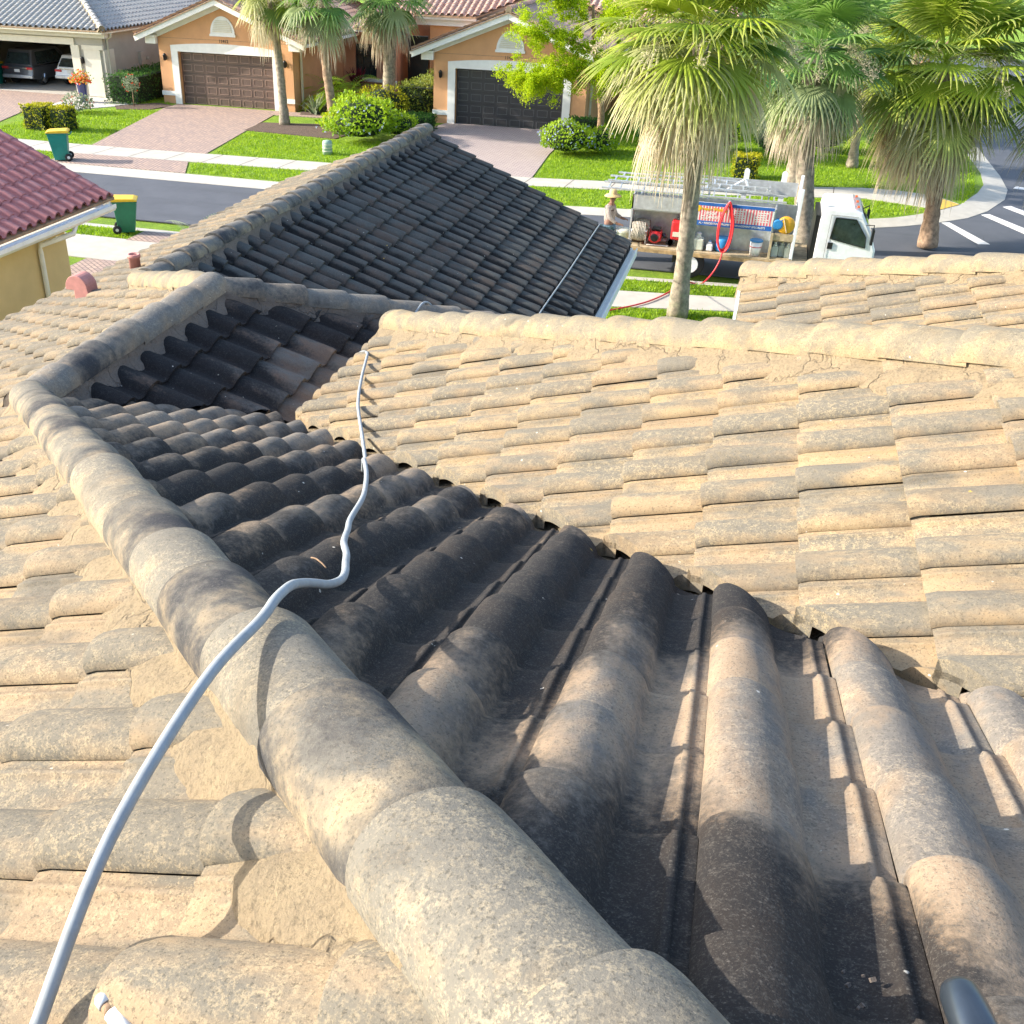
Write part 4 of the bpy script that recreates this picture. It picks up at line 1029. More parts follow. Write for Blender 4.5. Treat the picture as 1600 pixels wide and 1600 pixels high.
# ------------------------------------------------------------------ the two orange houses opposite
def sconce(parent, x, y, z):
    mb = MB(); mb.lathe([(.02, -.16), (.07, -.12), (.08, .06), (.10, .08), (.03, .17)], (x, y - .13, z), 10); mb.box(x - .05, x + .05, y - .03, y, z - .12, z + .06); mb.bar((x, y, z + .12), (x, y - .13, z + .14), .02)
    return mb.build('wall_lamp', 'black', parent)
def garage_front(root, xc, Y0, wallm, doorm, linem, num, depth=9.0):
    hw, dw, dh, sl = 3.45, 2.44, 2.42, .39
    apex = 4.60
    mb = MB()
    prof = [(xc - hw, 0), (xc - dw, 0), (xc - dw, dh), (xc + dw, dh), (xc + dw, 0), (xc + hw, 0), (xc + hw, apex - sl * hw - .02), (xc, apex - .02), (xc - hw, apex - sl * hw - .02)]
    mb.extr([prof[0], prof[1], prof[2], (xc - dw, apex - sl * dw - .02), prof[8]], 'y', Y0, Y0 + .3)
    mb.extr([(xc + dw, 0), prof[5], prof[6], (xc + dw, apex - sl * dw - .02)], 'y', Y0, Y0 + .3)
    mb.extr([(xc - dw, dh), (xc + dw, dh), (xc + dw, apex - sl * dw - .02), (xc, apex - .02), (xc - dw, apex - sl * dw - .02)], 'y', Y0, Y0 + .3)
    mb.box(xc - hw, xc - hw + .25, Y0 + .3, Y0 + depth, 0, 3.2); mb.box(xc + hw - .25, xc + hw, Y0 + .3, Y0 + depth, 0, 3.2)
    mb.build('wall', wallm, root)
    mb = MB(); mb.box(xc - hw + .02, xc + hw - .02, Y0 - .012, Y0 - .001, 2.985, 3.0); mb.build('score_line', 'bark', root)
    # door
    mb = MB(); yd = Y0 + .22
    mb.box(xc - dw, xc + dw, yd, yd + .06, .0, dh); rows, cols = 5, 8
    rh = dh / rows; cw = 2 * dw / cols
    for i in range(rows):
        mb.mi = 2
        if i: mb.box(xc - dw, xc + dw, yd - .003, yd - .0005, i * rh - .008, i * rh + .008)
        for j in range(cols):
            x0, x1, z0, z1 = xc - dw + j * cw + .07, xc - dw + (j + 1) * cw - .07, i * rh + .10, (i + 1) * rh - .09
            mb.mi = 1; t = .022
            mb.box(x0, x1, yd - .014, yd - .0005, z0, z0 + t); mb.box(x0, x1, yd - .014, yd - .0005, z1 - t, z1)
            mb.box(x0, x0 + t, yd - .014, yd - .0005, z0 + t, z1 - t); mb.box(x1 - t, x1, yd - .014, yd - .0005, z0 + t, z1 - t)
    mb.build('garage_door', [doorm, linem, 'black'], root)
    mb = MB()
    mb.box(xc - dw - .34, xc - dw, Y0 - .06, Y0 - .001, .0, dh); mb.box(xc + dw, xc + dw + .34, Y0 - .06, Y0 - .001, .0, dh)
    top = [(xc - dw - .34, dh + .001), (xc + dw + .34, dh + .001)] + [(xc + (dw + .34) * (1 - 2 * k / 14), dh + .26 + .16 * (1 - (1 - 2 * k / 14) ** 2)) for k in range(15)]
    mb.extr(top, 'y', Y0 - .07, Y0 - .001); mb.build('door_surround', 'white', root)
    mb = MB()
    mb.box(xc - hw - .03, xc - dw - .341, Y0 - .05, Y0 - .001, .44, .64); mb.build('band', 'white', root)
    mb = MB(); mb.box(xc + dw + .341, xc + hw + .03, Y0 - .05, Y0 - .001, .44, .64); mb.build('band', 'white', root)
    # half round gable vent
    zl = 3.22; r = .62
    mb = MB(); mb.extr([(xc + r * cos(pi * k / 20), zl + .04 + (r * 1.22) * sin(pi * k / 20)) for k in range(21)], 'y', Y0 - .05, Y0 - .001)
    mb.box(xc - r - .04, xc + r + .04, Y0 - .075, Y0 - .001, zl - .06, zl + .039)
    vent = mb.build('gable_vent', 'white', root)
    mb = MB()
    for k in range(7):
        z = zl + .13 + k * .075; ww = (r - .13) * sqrt(max(0, 1 - ((z - zl - .04) / (r * 1.08)) ** 2))
        if ww > .08: mb.box(xc - ww, xc + ww, Y0 - .085, Y0 - .051, z, z + .045)
    mb.build('louvre', 'cream', vent)
    text('house_number', num, (xc, Y0 - .012, 3.06 - .11), .20, 'black', root)
    for sx in (-1, 1): sconce(root, xc + sx * 3.1, Y0, 2.15)
    # bargeboards, soffit, corbels
    for sx in (-1, 1):
        mb = MB()
        for (o, y0, y1, z0, z1) in ((4.30, Y0 - .62, Y0 - .56, -.10, .20), (4.22, Y0 - .559, Y0 - .001, .02, .08), (3.95, Y0 - .12, Y0 - .002, -.26, .019)):
            p = [(xc, apex + z0), (xc + sx * o, apex - sl * o + z0), (xc + sx * o, apex - sl * o + z1), (xc, apex + z1)]
            mb.extr(p, 'y', y0, y1)
        mb.build('bargeboard', 'white', root, bevel=.01)
        mb = MB(); mb.box(*sorted((xc + sx * 3.40, xc + sx * 3.95)), Y0 - .30, Y0 - .125, 2.72, 3.02); mb.box(*sorted((xc + sx * 3.36, xc + sx * 4.2)), Y0 - .45, Y0 - .126, 3.021, 3.10)
        mb.build('corbel', 'white', root, bevel=.015)
        mb = MB(); gx = xc + sx * 4.36; mb.box(gx - .06, gx + .06, Y0 - .5, Y0 + depth, apex - sl * 4.3 + .02, apex - sl * 4.3 + .13); mb.build('gutter', 'white', root)
        mb = MB(); mb.box(*sorted((xc + sx * 3.5, xc + sx * 3.58)), Y0 + .7, Y0 + .8, .1, 2.95); mb.build('downspout', 'cream', root)
    za = apex + .22
    tile_field('roof', lambda x, y: za - sl * abs(x - xc), (-1, 0), sl, [[(xc - 4.32, Y0 - .68), (xc, Y0 - .68), (xc, Y0 + depth + 3), (xc - 4.32, Y0 + depth + 3)]], .1, -(xc - 4.32), .33, .37, 'tilePink', root, n=6, hgt=.075, simple=True, dmat='bark', rows=(0, .9, 1), seed=31)
    tile_field('roof', lambda x, y: za - sl * abs(x - xc), (1, 0), sl, [[(xc, Y0 - .68), (xc + 4.32, Y0 - .68), (xc + 4.32, Y0 + depth + 3), (xc, Y0 + depth + 3)]], .1, (xc + 4.32), .33, .37, 'tilePink', root, n=6, hgt=.075, simple=True, dmat='bark', rows=(0, .9, 1), seed=32)
    cap_run('ridge_cap', (xc, Y0 + depth + 3, za), (xc, Y0 - .68, za), 'tilePink', root, e=.4, r=.13, n=8, seed=33)

YH = 47.1
hL = empty('orange_house', (-24.9, 50, 0), 'apricot stucco house with a brown panelled garage door and salmon side wing', 'house')
garage_front(hL, -24.9, YH, 'stuccoOrange', 'doorBrown', 'doorBrownLine', '11412')
mb = MB(); mb.box(-31, -22.5, 56.2, 66, 0, 3.3)
mb.box(-21.44, -20.75, 53.2, 66, 0, 3.15); mb.box(-20.75, -19.6, 53.2, 53.45, 0, .95); mb.box(-20.75, -19.6, 53.2, 53.45, 2.55, 3.15); mb.box(-19.6, -19.32, 53.2, 53.45, 0, 3.15)
mb.box(-19.32, -18.85, 53.6, 66, 0, 3.15); mb.box(-18.85, -18.4, 52.9, 53.4, 0, 3.15)
mb.build('side_wing_wall', 'stuccoPink', hL)
mb = MB(); mb.box(-20.74, -19.61, 53.36, 53.40, .96, 2.54); w = mb.build('window', 'glass', hL)
mb = MB(); mb.box(-20.74, -19.61, 53.30, 53.359, 1.98, 2.04); mb.box(-20.74, -20.69, 53.30, 53.359, .96, 2.54); mb.box(-19.66, -19.61, 53.30, 53.359, .96, 2.54)
for k in range(1, 3): mb.box(-20.74 + k * .376 - .01, -20.74 + k * .376 + .01, 53.33, 53.359, .96, 1.97)
mb.box(-20.68, -19.67, 53.33, 53.358, 1.44, 1.46); mb.build('window_frame', 'black', w)
mb = MB(); mb.box(-19.25, -18.95, 53.57, 53.599, .95, 2.5); mb.build('narrow_window', 'glass', hL)
mb = MB(); mb.box(-20.75, -18.83, 53.10, 53.199, .78, .94); mb.box(-18.87, -18.38, 52.82, 52.899, .78, .94); mb.build('sill_band', 'white', hL)
mb = MB(); mb.box(-18.39, -17.3, 54.6, 54.7, 0, 2.9); mb.build('entry_door', 'black', hL)
mb = MB(); mb.box(-21.40, -18.2, 52.5, 52.6, 3.16, 3.36); mb.build('fascia', 'white', hL)
tile_field('wing_roof', lambda x, y: 3.38 + .36 * (y - 52.5), (0, -1), .36, [[(-30, 56.5), (-20.6, 56.5), (-20.6, 62), (-30, 62)], [(-20.56, 52.4), (-17.8, 52.4), (-17.8, 62), (-20.56, 62)]], .1, -52.4, .33, .37, 'tilePink', hL, n=6, hgt=.075, simple=True, dmat='bark', rows=(0, .9, 1), seed=34)

hR = empty('orange_house', (-11.2, 50, 0), 'apricot stucco house with a charcoal garage door behind the lime green tree', 'house')
garage_front(hR, -11.2, YH, 'stuccoOrange', 'doorDark', 'doorDarkLine', '11404')
mb = MB(); mb.box(-17.2, -14.66, 54.6, 66, 0, 3.75); mb.build('side_wing_wall', 'stuccoOrange', hR)
mb = MB(); mb.box(-7.73, -2, 55, 66, 0, 3.75); mb.build('side_wing_wall', 'stuccoOrange', hR)
mb = MB(); mb.box(-17.9, -14.66, 54.0, 54.1, 3.76, 3.98); mb.box(-17.9, -14.66, 54.35, 54.599, 3.45, 3.759); mb.build('fascia', 'white', hR)
tile_field('wing_roof', lambda x, y: 4.0 + .38 * (y - 54), (0, -1), .38, [[(-18.0, 53.9), (-14.66, 53.9), (-11.2, 57.5), (-11.2, 66), (-18, 66)], [(-11.2, 57.5), (-7.7, 54), (-2, 54), (-2, 66), (-11.2, 66)]], .1, -53.9, .33, .37, 'tilePink', hR, n=6, hgt=.08, simple=True, dmat='bark', rows=(0, .9, 1), seed=35)

# ------------------------------------------------------------------ grey house with the open garage
hG = empty('grey_house', (-35, 50, 0), 'greige stucco house with an open double garage and grey tiled hip roof', 'house')
Yg = 47.2
mb = MB()
mb.box(-44, -37.95, Yg, Yg + .25, 0, 3.0); mb.box(-33.2, -31.45, Yg, Yg + .25, 0, 3.0); mb.box(-37.95, -33.2, Yg, Yg + .25, 2.42, 3.0)
mb.box(-31.70, -31.45, Yg + .251, 66, 0, 3.0); mb.box(-44, -31.71, 55.0, 55.2, 0, 3.0); mb.box(-41.2, -41.0, Yg + .251, 55, 0, 3.0)
mb.build('wall', 'stuccoGrey', hG)
mb = MB(); mb.box(-41, -31.71, Yg + .252, 55, 3.001, 3.06); mb.build('ceiling', 'cream', hG)
mb = MB(); mb.box(-41, -31.71, Yg - .1, 55, .10, .125); mb.build('garage_floor', 'concrete', hG)
mb = MB(); mb.box(-38.3, -37.951, Yg - .06, Yg - .001, 0, 2.42); mb.box(-38.3, -33.0, Yg - .07, Yg - .001, 2.421, 2.72); mb.build('door_surround', 'cream', hG)
mb = MB(); mb.box(-33.199, -32.75, Yg - .10, Yg - .001, 0, 2.42); mb.box(-32.5, -31.6, Yg - .10, Yg - .001, 0, 2.25); mb.box(-32.55, -31.40, Yg - .14, Yg - .001, 2.251, 2.45); mb.box(-31.449, -31.38, Yg - .05, Yg + .8, 0, 2.25)
mb.build('pilaster', 'cream', hG)
sconce(hG, -32.62, Yg, 1.75)
text('house_number', '11420', (-36.3, Yg - .012, 2.86), .20, 'black', hG)
mb = MB(); mb.box(-44, -30.95, 46.52, 46.64, 3.02, 3.16); mb.box(-31.06, -30.94, 46.641, 62, 3.02, 3.16); mb.box(-44, -31.1, 46.9, Yg - .001, 2.80, 3.0); mb.build('gutter', 'cream', hG)
mb = MB(); mb.tube([(-31.0, 47.3, 3.02), (-31.05, 47.35, 2.85), (-31.38, 47.5, 2.70), (-31.38, 47.5, .3), (-31.2, 47.4, .15)], .05, 8); mb.build('downspout', 'cream', hG)
mb = MB(); mb.box(-31.449, -31.28, 50.2, 50.6, 1.3, 1.9); mb.box(-31.449, -31.32, 49.7, 50.0, .95, 1.35); mb.box(-31.449, -31.38, 50.3, 50.4, .3, 1.3); mb.lathe([(.09, 0), (.09, .12)], (-31.28, 50.75, 1.55), 12, 'x'); mb.build('meter_box', 'stuccoGrey', hG)
tile_field('roof', lambda x, y: 3.18 + .39 * (y - 46.5), (0, -1), .39, [[(-44, 46.5), (-30.9, 46.5), (-37.9, 53.5), (-44, 53.5)]], .1, -46.5, .33, .37, 'tileGrey', hG, n=6, hgt=.07, simple=True, dmat='bark', rows=(0, .9, 1), seed=36)
tile_field('roof', lambda x, y: 3.18 - .39 * (x + 30.9), (1, 0), .39, [[(-30.9, 46.5), (-30.9, 62), (-37.9, 62), (-37.9, 53.5)]], .1, -30.9, .33, .37, 'tileGrey', hG, n=6, hgt=.07, simple=True, dmat='bark', rows=(0, .9, 1), seed=37)
cap_run('hip_cap', (-37.9, 53.5, 5.91), (-30.95, 46.55, 3.2), 'tileGrey', hG, e=.4, r=.14, n=8, seed=38)
tag(hG.children[-1], 'pale hip running up from the corner')

# ------------------------------------------------------------------ neighbour with the red roof
hB = empty('red_roofed_house', (-18, 14, 0), 'cream stucco house with a dusty red tile roof at the left edge', 'house')
mb = MB(); mb.box(-26, -13.75, 4, 18.35, 0, 2.58); mb.extr([(-26, 2.581), (-13.75, 2.581), (-20, 5.4)], 'y', 18.1, 18.34); mb.build('wall', 'stuccoYellow', hB)
tile_field('roof', lambda x, y: 2.86 - .45 * (x + 13.25), (1, 0), .45, [[(-20.4, 3), (-13.25, 3), (-13.25, 19.55), (-20.4, 19.55)]], .05, -13.25, .30, .40, 'tileRed', hB, n=12, hgt=.065, simple=True, dmat='bark', rows=(0, .5, .93, 1), seed=39, thick=.025)
mb = MB()
mb.extr([(-13.27, 2.60), (-13.13, 2.60), (-13.09, 2.66), (-13.09, 2.74), (-13.11, 2.74), (-13.12, 2.67), (-13.15, 2.625), (-13.25, 2.625), (-13.25, 2.74), (-13.27, 2.74)], 'y', 3, 19.35)
for k in range(9): mb.box(-13.249, -13.121, 18.9 - k * 1.2, 18.93 - k * 1.2, 2.69, 2.70)
mb.build('gutter', 'whitePaint', hB)
mb = MB(); mb.box(-13.74, -13.271, 3, 19.3, 2.585, 2.62); mb.build('soffit', 'white', hB)
mb = MB(); mb.extr([(-20.4, 5.83), (-13.26, 2.62), (-13.26, 2.80), (-20.4, 6.01)], 'y', 19.36, 19.40); mb.build('bargeboard', 'white', hB)
mb = MB(); mb.tube([(-13.2, 18.0, 2.6), (-13.2, 17.9, 2.46), (-13.66, 17.4, 2.30), (-13.68, 17.4, 2.15), (-13.68, 17.4, .2)], .055, 8); mb.build('downspout', 'whitePaint', hB)

# ------------------------------------------------------------------ wheeled bins
def bin_(name, loc, rz, body, label, face=False, s=1.0):
    root = empty(name, (0, 0, 0), label, 'wheeled bin', 'wheeled bins')
    mb = MB(); N = 6; rings = []
    for (z, hx, hy, oy) in ((.03, .21, .24, 0), (.30, .23, .27, -.01), (.80, .27, .33, -.03), (.94, .28, .345, -.035), (.95, .31, .375, -.035), (.985, .31, .375, -.035)):
        rings.append([mb.vert((sx * hx, sy * hy + oy, z)) for sx, sy in ((-1, -1), (1, -1), (1, 1), (-1, 1))])
    for A, B in zip(rings, rings[1:]):
        for i in range(4): mb.face((A[i], A[(i + 1) % 4], B[(i + 1) % 4], B[i]))
    mb.face(rings[0][::-1]); mb.face(rings[-1]); mb.build('body', body, root, bevel=.02)
    mb = MB(); mb.extr([(-.42, .986), (-.42, 1.02), (-.30, 1.06), (.30, 1.08), (.38, 1.05), (.38, .986)], 'x', -.315, .315); mb.build('lid', 'yellow', root, bevel=.015)
    mb = MB(); mb.tube([(-.25, .36, .93), (-.25, .44, .95), (.25, .44, .95), (.25, .36, .93)], .018, 8); mb.build('handle', body, root)
    for sx in (-1, 1):
        mb = MB(); mb.lathe([(.02, -.03), (.13, -.03), (.135, 0), (.13, .03), (.02, .03)], (sx * .27, .27, .135), 18, 'x'); wh = mb.build('wheel', 'rubber', root)
        mb = MB(); mb.lathe([(.05, -.034), (.055, .034)], (sx * .27, .27, .135), 10, 'x'); mb.build('hub', 'alu', wh)
    if face:
        mb = MB(); mb.box(-.11, .11, -.358, -.345, .80, .88); mb.build('label_plate', 'white', root)
    root.location = loc; root.rotation_euler = (0, 0, rz); root.scale = (s, s, s)
    return root
bin_('wheeled_bin', (-24.85, 33.75, .1), radians(-62), 'teal', 'teal bin with yellow lid on the far kerb', s=1.0)
b2 = bin_('wheeled_bin', (-17.3, 25.95, .1), radians(118), 'greenBin', 'green bin with yellow lid beside the near kerb, right of the red roofed house', s=.93)
mb = MB(); mb.box(-.32, .32, -.46, -.40, .1, .2)
bin_('wheeled_bin', (-39.0, 48.6, .12), radians(10), 'teal', 'teal bin standing inside the open garage', s=1.0)
ut = empty('utility_pedestal', (-16.3, 38.6, .08), 'short pale green utility pedestal on the lawn beside the big shrub', 'utility box')
mb = MB(); mb.lathe([(.19, 0), (.19, .42), (.17, .50), (.05, .53)], (-16.3, 38.6, .08), 18); mb.build('housing', plain('pedestal_green', (.30, .42, .33), .7), ut)
mb = MB()
for z in (.12, .24, .36): mb.lathe([(.192, 0), (.192, .03)], (-16.3, 38.6, .08 + z), 18)
mb.build('band', 'cream', ut)

# ------------------------------------------------------------------ cars in the garage
def car(name, loc, paint, label, suv=True):
    root = empty(name, (0, 0, 0), label, 'car')
    h = 1.72 if suv else 1.48; z1 = .98 if suv else .88; L = 4.6
    mb = MB(); mb.extr([(0, .38), (-.04, .55), (.0, .75), (.03, z1), (L * .98, z1 - .12), (L, .7), (L - .02, .38), (.6, .28)], 'x', -.92, .92); mb.build('body', paint, root, bevel=.07)
    mb = MB()
    lo = [(.06, z1 - .01), (3.4, z1 - .01), (2.5, h), (.42, h)]
    for sx in (-1, 1):
        pass
    a = [mb.vert((-.86, y, z)) for y, z in lo[:2]] + [mb.vert((-.68, y, z)) for y, z in lo[2:]]
    b = [mb.vert((.86, y, z)) for y, z in lo[:2]] + [mb.vert((.68, y, z)) for y, z in lo[2:]]
    mb.face(a); mb.face(b[::-1])
    for i in range(4): mb.face((a[i], a[(i + 1) % 4], b[(i + 1) % 4], b[i]))
    mb.build('cabin', paint, root, bevel=.05)
    mb = MB(); s_ = (h - z1) / .36
    mb.poly([(-.72, .095, z1 + .08), (.72, .095, z1 + .08), (.60, .31, h - .14), (-.60, .31, h - .14)]); mb.v = [(x, y - .03, z) for x, y, z in mb.v]; mb.build('rear_window', 'glass', root)
    for sx in (-1, 1):
        mb = MB(); mb.poly([(sx * .862, .5, z1 + .06), (sx * .862, 2.9, z1 + .04), (sx * .735, 2.3, h - .12), (sx * .735, .6, h - .12)]); mb.build('side_window', 'glass', root)
        mb = MB(); mb.box(*sorted((sx * .52, sx * .90)), -.055, .02, z1 - .16, z1 - .05); mb.build('tail_lamp', 'red', root, bevel=.02)
        for y in (.85, 3.7):
            mb = MB(); mb.lathe([(.1, -.11), (.33, -.11), (.35, 0), (.33, .11), (.1, .11)], (sx * .80, y, .35), 24, 'x'); w = mb.build('wheel', 'rubber', root)
            mb = MB(); mb.lathe([(.03, -.005), (.22, 0), (.23, .01)], (sx * .915, y, .35), 20, 'x')
            for q in range(5):
                an = q * 2 * pi / 5; mb.bar((sx * .925, y, .35), (sx * .925, y + cos(an) * .21, .35 + sin(an) * .21), .05, .02)
            mb.build('rim', 'chrome', w)
    mb = MB(); mb.box(-.90, .90, -.12, .0, .40, .56); mb.build('bumper', 'alu', root, bevel=.03)
    mb = MB(); mb.box(-.16, .16, -.062, -.05, .68, .82); mb.build('number_plate', 'white', root)
    mb = MB(); mb.box(-.6, .6, -.058, -.048, .86, .90); mb.build('chrome_strip', 'chrome', root)
    root.location = loc
    return root
car('parked_car', (-37.55, 48.5, .125), 'silverCar', 'dark grey SUV with red tail lamps parked in the open garage')
car('parked_car', (-34.9, 49.2, .125), 'whitePaint', 'pale car half hidden by the garage pier and flower pot', suv=False)

# ------------------------------------------------------------------ flatbed work truck
tr = empty('flatbed_truck', (0, 28.4, 0), 'white flatbed work truck loaded with washing gear, parked on the street', 'truck')
y0, y1 = 27.45, 29.35
mb = MB(); mb.box(-3.15, 1.50, y0, y1, .66, .745); mb.build('deck', 'wood', tr, bevel=.006)
mb = MB(); mb.box(-3.17, 1.50, y0 - .03, y0 - .002, .61, .70); mb.box(-3.17, 1.5, y1 + .002, y1 + .03, .61, .70); mb.box(-3.19, -3.152, y0, y1, .6, .72); mb.build('deck_edge', plain('edge_board', (.40, .27, .13), .8, var=.3, scale=8), tr)
mb = MB(); mb.box(-3.0, 2.6, 28.0, 28.1, .46, .655); mb.box(-3.0, 2.6, 28.7, 28.8, .46, .655)
for x in (-2.6, -1.8, -.6, .6, 1.4): mb.box(x - .04, x + .04, y0 + .1, y1 - .1, .58, .654)
mb.box(-1.9, -1.2, 27.7, 27.95, .35, .6); mb.box(.0, .7, 27.6, 27.95, .3, .6); mb.build('chassis', 'black', tr)
for x in (-1.42, 2.15):
    for y, sg in ((y0 + .14, -1), (y1 - .14, 1)):
        mb = MB(); mb.lathe([(.2, -.12), (.34, -.12), (.375, -.08), (.38, 0), (.375, .08), (.34, .12), (.2, .12)], (x, y, .385), 28, 'y'); w = mb.build('wheel', 'rubber', tr)
        mb = MB(); yy = y + sg * .085
        mb.lathe([(.21, sg * .04), (.225, sg * .045), (.20, sg * .0), (.10, -sg * .02), (.09, sg * .03), (.03, sg * .035)], (x, yy, .385), 24, 'y'); mb.build('rim', 'whitePaint', w)
# cab
mb = MB(); cz = [(1.62, .55), (1.62, 1.8), (1.65, 2.06), (1.72, 2.13), (2.38, 2.15), (2.58, 2.08), (2.86, 1.62), (3.05, 1.18), (3.05, .60), (2.95, .50), (2.55, .50), (2.45, .72), (2.15, .82), (1.85, .72), (1.75, .50)]
mb.extr(cz, 'y', y0 + .05, y1 - .05); mb.build('cab', 'whitePaint', tr, bevel=.05)
for yy in (y0 + .043, y1 - .043):
    mb = MB(); yo = yy + (-.012 if yy < 28 else .012)
    mb.extr([(1.93, 1.40), (1.98, 1.92), (2.46, 1.91), (2.76, 1.50), (2.79, 1.24)], 'y', min(yo, yy), max(yo, yy)); w = mb.build('side_window', 'glass', tr)
    mb = MB()
    pts = [(1.93, 1.40), (1.98, 1.92), (2.46, 1.91), (2.76, 1.50), (2.79, 1.24), (1.93, 1.40)]
    for a, b in zip(pts, pts[1:]): mb.bar((a[0], yo, a[1]), (b[0], yo, b[1]), .022, .02)
    mb.build('window_seal', 'black', w)
    mb = MB(); 
    for a, b in (((1.86, .80), (1.86, 1.98)), ((1.86, 1.98), (2.50, 1.97)), ((1.86, .80), (2.3, .86))): mb.bar((a[0], yo, a[1]), (b[0], yo, b[1]), .010, .006)
    mb.build('door_gap', 'black', tr)
mb = MB(); mb.box(1.90, 2.02, y0 + .02, y0 + .042, 1.14, 1.30); mb.build('door_handle', 'black', tr)
mb = MB(); mb.poly([(2.60, y0 + .15, 2.04), (2.60, y1 - .15, 2.04), (3.02, y1 - .12, 1.26), (3.02, y0 + .12, 1.26)]); mb.v = [(x + .022, y, z + .012) for x, y, z in mb.v]; mb.build('windscreen', 'glass', tr)
for y in (y0 + .35, 28.4, y1 - .35):
    mb = MB(); mb.box(2.44, 2.50, y - .05, y + .05, 2.14, 2.18); mb.build('roof_lamp', 'orange', tr, bevel=.01)
for y, sg in ((y0 + .0, -1), (y1, 1)):
    mb = MB(); mb.bar((2.72, y + .04 * -sg, 1.80), (2.88, y + sg * .12, 1.85), .02); mb.bar((2.88, y + sg * .12, 1.86), (2.9, y + sg * .12, 1.4), .02); mb.box(2.86, 2.92, y + sg * .12 - .09, y + sg * .12 + .09, 1.38, 1.74); mb.build('mirror', 'black', tr)
mb = MB(); mb.box(1.51, 1.615, y0 + .2, y1 - .2, .7, 1.9); mb.build('cab_back', 'black', tr)
mb = MB(); mb.box(3.03, 3.13, y0 + .05, y1 - .05, .42, .62); mb.build('bumper', 'whitePaint', tr, bevel=.03)
# rack, boards and sign
mb = MB()
mb.box(-3.12, 1.05, 28.30, 28.34, .75, 1.95); mb.box(-3.12, -1.55, y0 + .35, 28.29, 1.60, 1.64); mb.box(-3.12, -3.08, y0 + .3, 28.29, .75, 2.0); mb.box(-1.56, -1.52, y0 + .06, 28.29, .75, 2.02); mb.box(-3.12, -1.56, y0 + .30, y0 + .34, 1.64, 2.0)
mb.box(.50, .54, y0 + .06, 28.29, .75, 1.98); mb.box(-1.52, .5, y0 + .55, y0 + .58, .75, 1.42); mb.build('equipment_rack', 'alu', tr)
mb = MB(); mb.box(.54, 1.05, y0 + .04, y0 + .08, 1.22, 1.40); mb.box(.54, 1.10, y0 + .04, y0 + .09, .70, .78); mb.box(.50, .56, y0 + .0, y0 + .055, .75, 1.4); mb.box(.541, 1.09, y0 + .1, 28.2, 1.18, 1.215); mb.build('shelf', 'wood', tr)
mb = MB(); mb.box(1.04, 1.12, y0 + .04, y0 + .12, .75, 2.52); mb.box(1.04, 1.12, y1 - .12, y1 - .04, .75, 2.52); mb.box(1.05, 1.11, y0 + .12, y1 - .12, 2.0, 2.08); mb.build('headboard', 'whitePaint', tr, bevel=.01)
mb = MB(); yb = y1 - .05
mb.box(-1.3, 1.0, yb, yb + .04, 1.95, 2.30); mb.box(-3.1, -1.32, yb + .0, yb + .02, 2.28, 2.31); mb.box(-3.1, -1.32, yb, yb + .02, 1.98, 2.0)
for k in range(25): mb.box(-3.1 + k * .074, -3.094 + k * .074, yb + .002, yb + .012, 2.0, 2.28)
for k in range(5): mb.box(-3.1, -1.32, yb + .003, yb + .010, 2.04 + k * .05, 2.045 + k * .05)
mb.build('mesh_side', 'alu', tr)
for x in (-.35, .62):
    mb = MB(); mb.extr([(x - .07, .75), (x + .07, .75), (x + .07, 2.50)] + [(x + .07 * cos(pi * k / 8), 2.50 + .07 * sin(pi * k / 8)) for k in range(1, 8)] + [(x - .07, 2.50)], 'y', yb + .045, yb + .075); mb.build('post', 'whitePaint', tr)
for x in (-2.9, -1.2, .3):
    mb = MB(); mb.bar((x, y0 + .3, 2.02), (x, 28.5, 2.16), .04); mb.bar((x, 28.5, 2.16), (x, y1 - .1, 2.16), .04); mb.bar((x, 28.32, 1.95), (x, 28.32, 2.14), .04); mb.build('rack_bar', 'alu', tr)
mb = MB(); mb.bar((-.9, y0 + .9, 2.12), (-.35, y1 - .6, 2.42), .05, .02); mb.bar((-.35, y1 - .6, 2.42), (-.2, y0 + 1.0, 2.12), .05, .02); mb.build('folding_arm', 'whitePaint', tr)
sg_ = MB(); ys = y0 + .02; sg_.box(-1.50, .49, ys, ys + .03, 1.44, 2.02); sign = sg_.build('sign_board', 'white', tr)
mb = MB(); mb.box(-1.50, .49, ys - .004, ys - .0005, 1.94, 2.02); mb.box(-1.50, .49, ys - .004, ys - .0005, 1.44, 1.56); mb.build('blue_band', plain('sign_blue', (.02, .12, .42), .5), sign)
mb = MB()
for k in range(27): mb.box(-1.49 + k * .073, -1.455 + k * .073, ys - .0035, ys - .0005, 1.562, 1.938)
mb.build('pink_stripes', plain('sign_pink', (.72, .12, .16), .5), sign)
R = random.Random(4); mb = MB()
for x0_, x1_ in ((-.55, -.18), (.02, .40)):
    for k in range(5): mb.box(x0_ + R.uniform(0, .08), x1_ - R.uniform(0, .1), ys - .0055, ys - .004, 1.64 + k * .055, 1.662 + k * .055)
mb.build('lettering_lines', 'white', sign)
text('lettering', 'AL • RESIDENTIAL • PROPERTY MANAGEMENT SPECIALISTS', (-.50, ys - .005, 1.50), .070, 'white', sign, bold=.001, sx=.90)
text('yellow_lettering', 'Pressure Washing', (-1.02, ys - .006, 1.86), .11, 'yellow', sign, bold=.003, sx=.85)
text('white_lettering', 'ROOF\nCLEANING', (-1.05, ys - .006, 1.70), .10, 'white', sign, bold=.002)
mb = MB(); mb.lathe([(.09, 0), (.09, .002)], (-1.40, ys - .006, 1.86), 6, 'y'); mb.build('sun_emblem', 'yellow', sign)
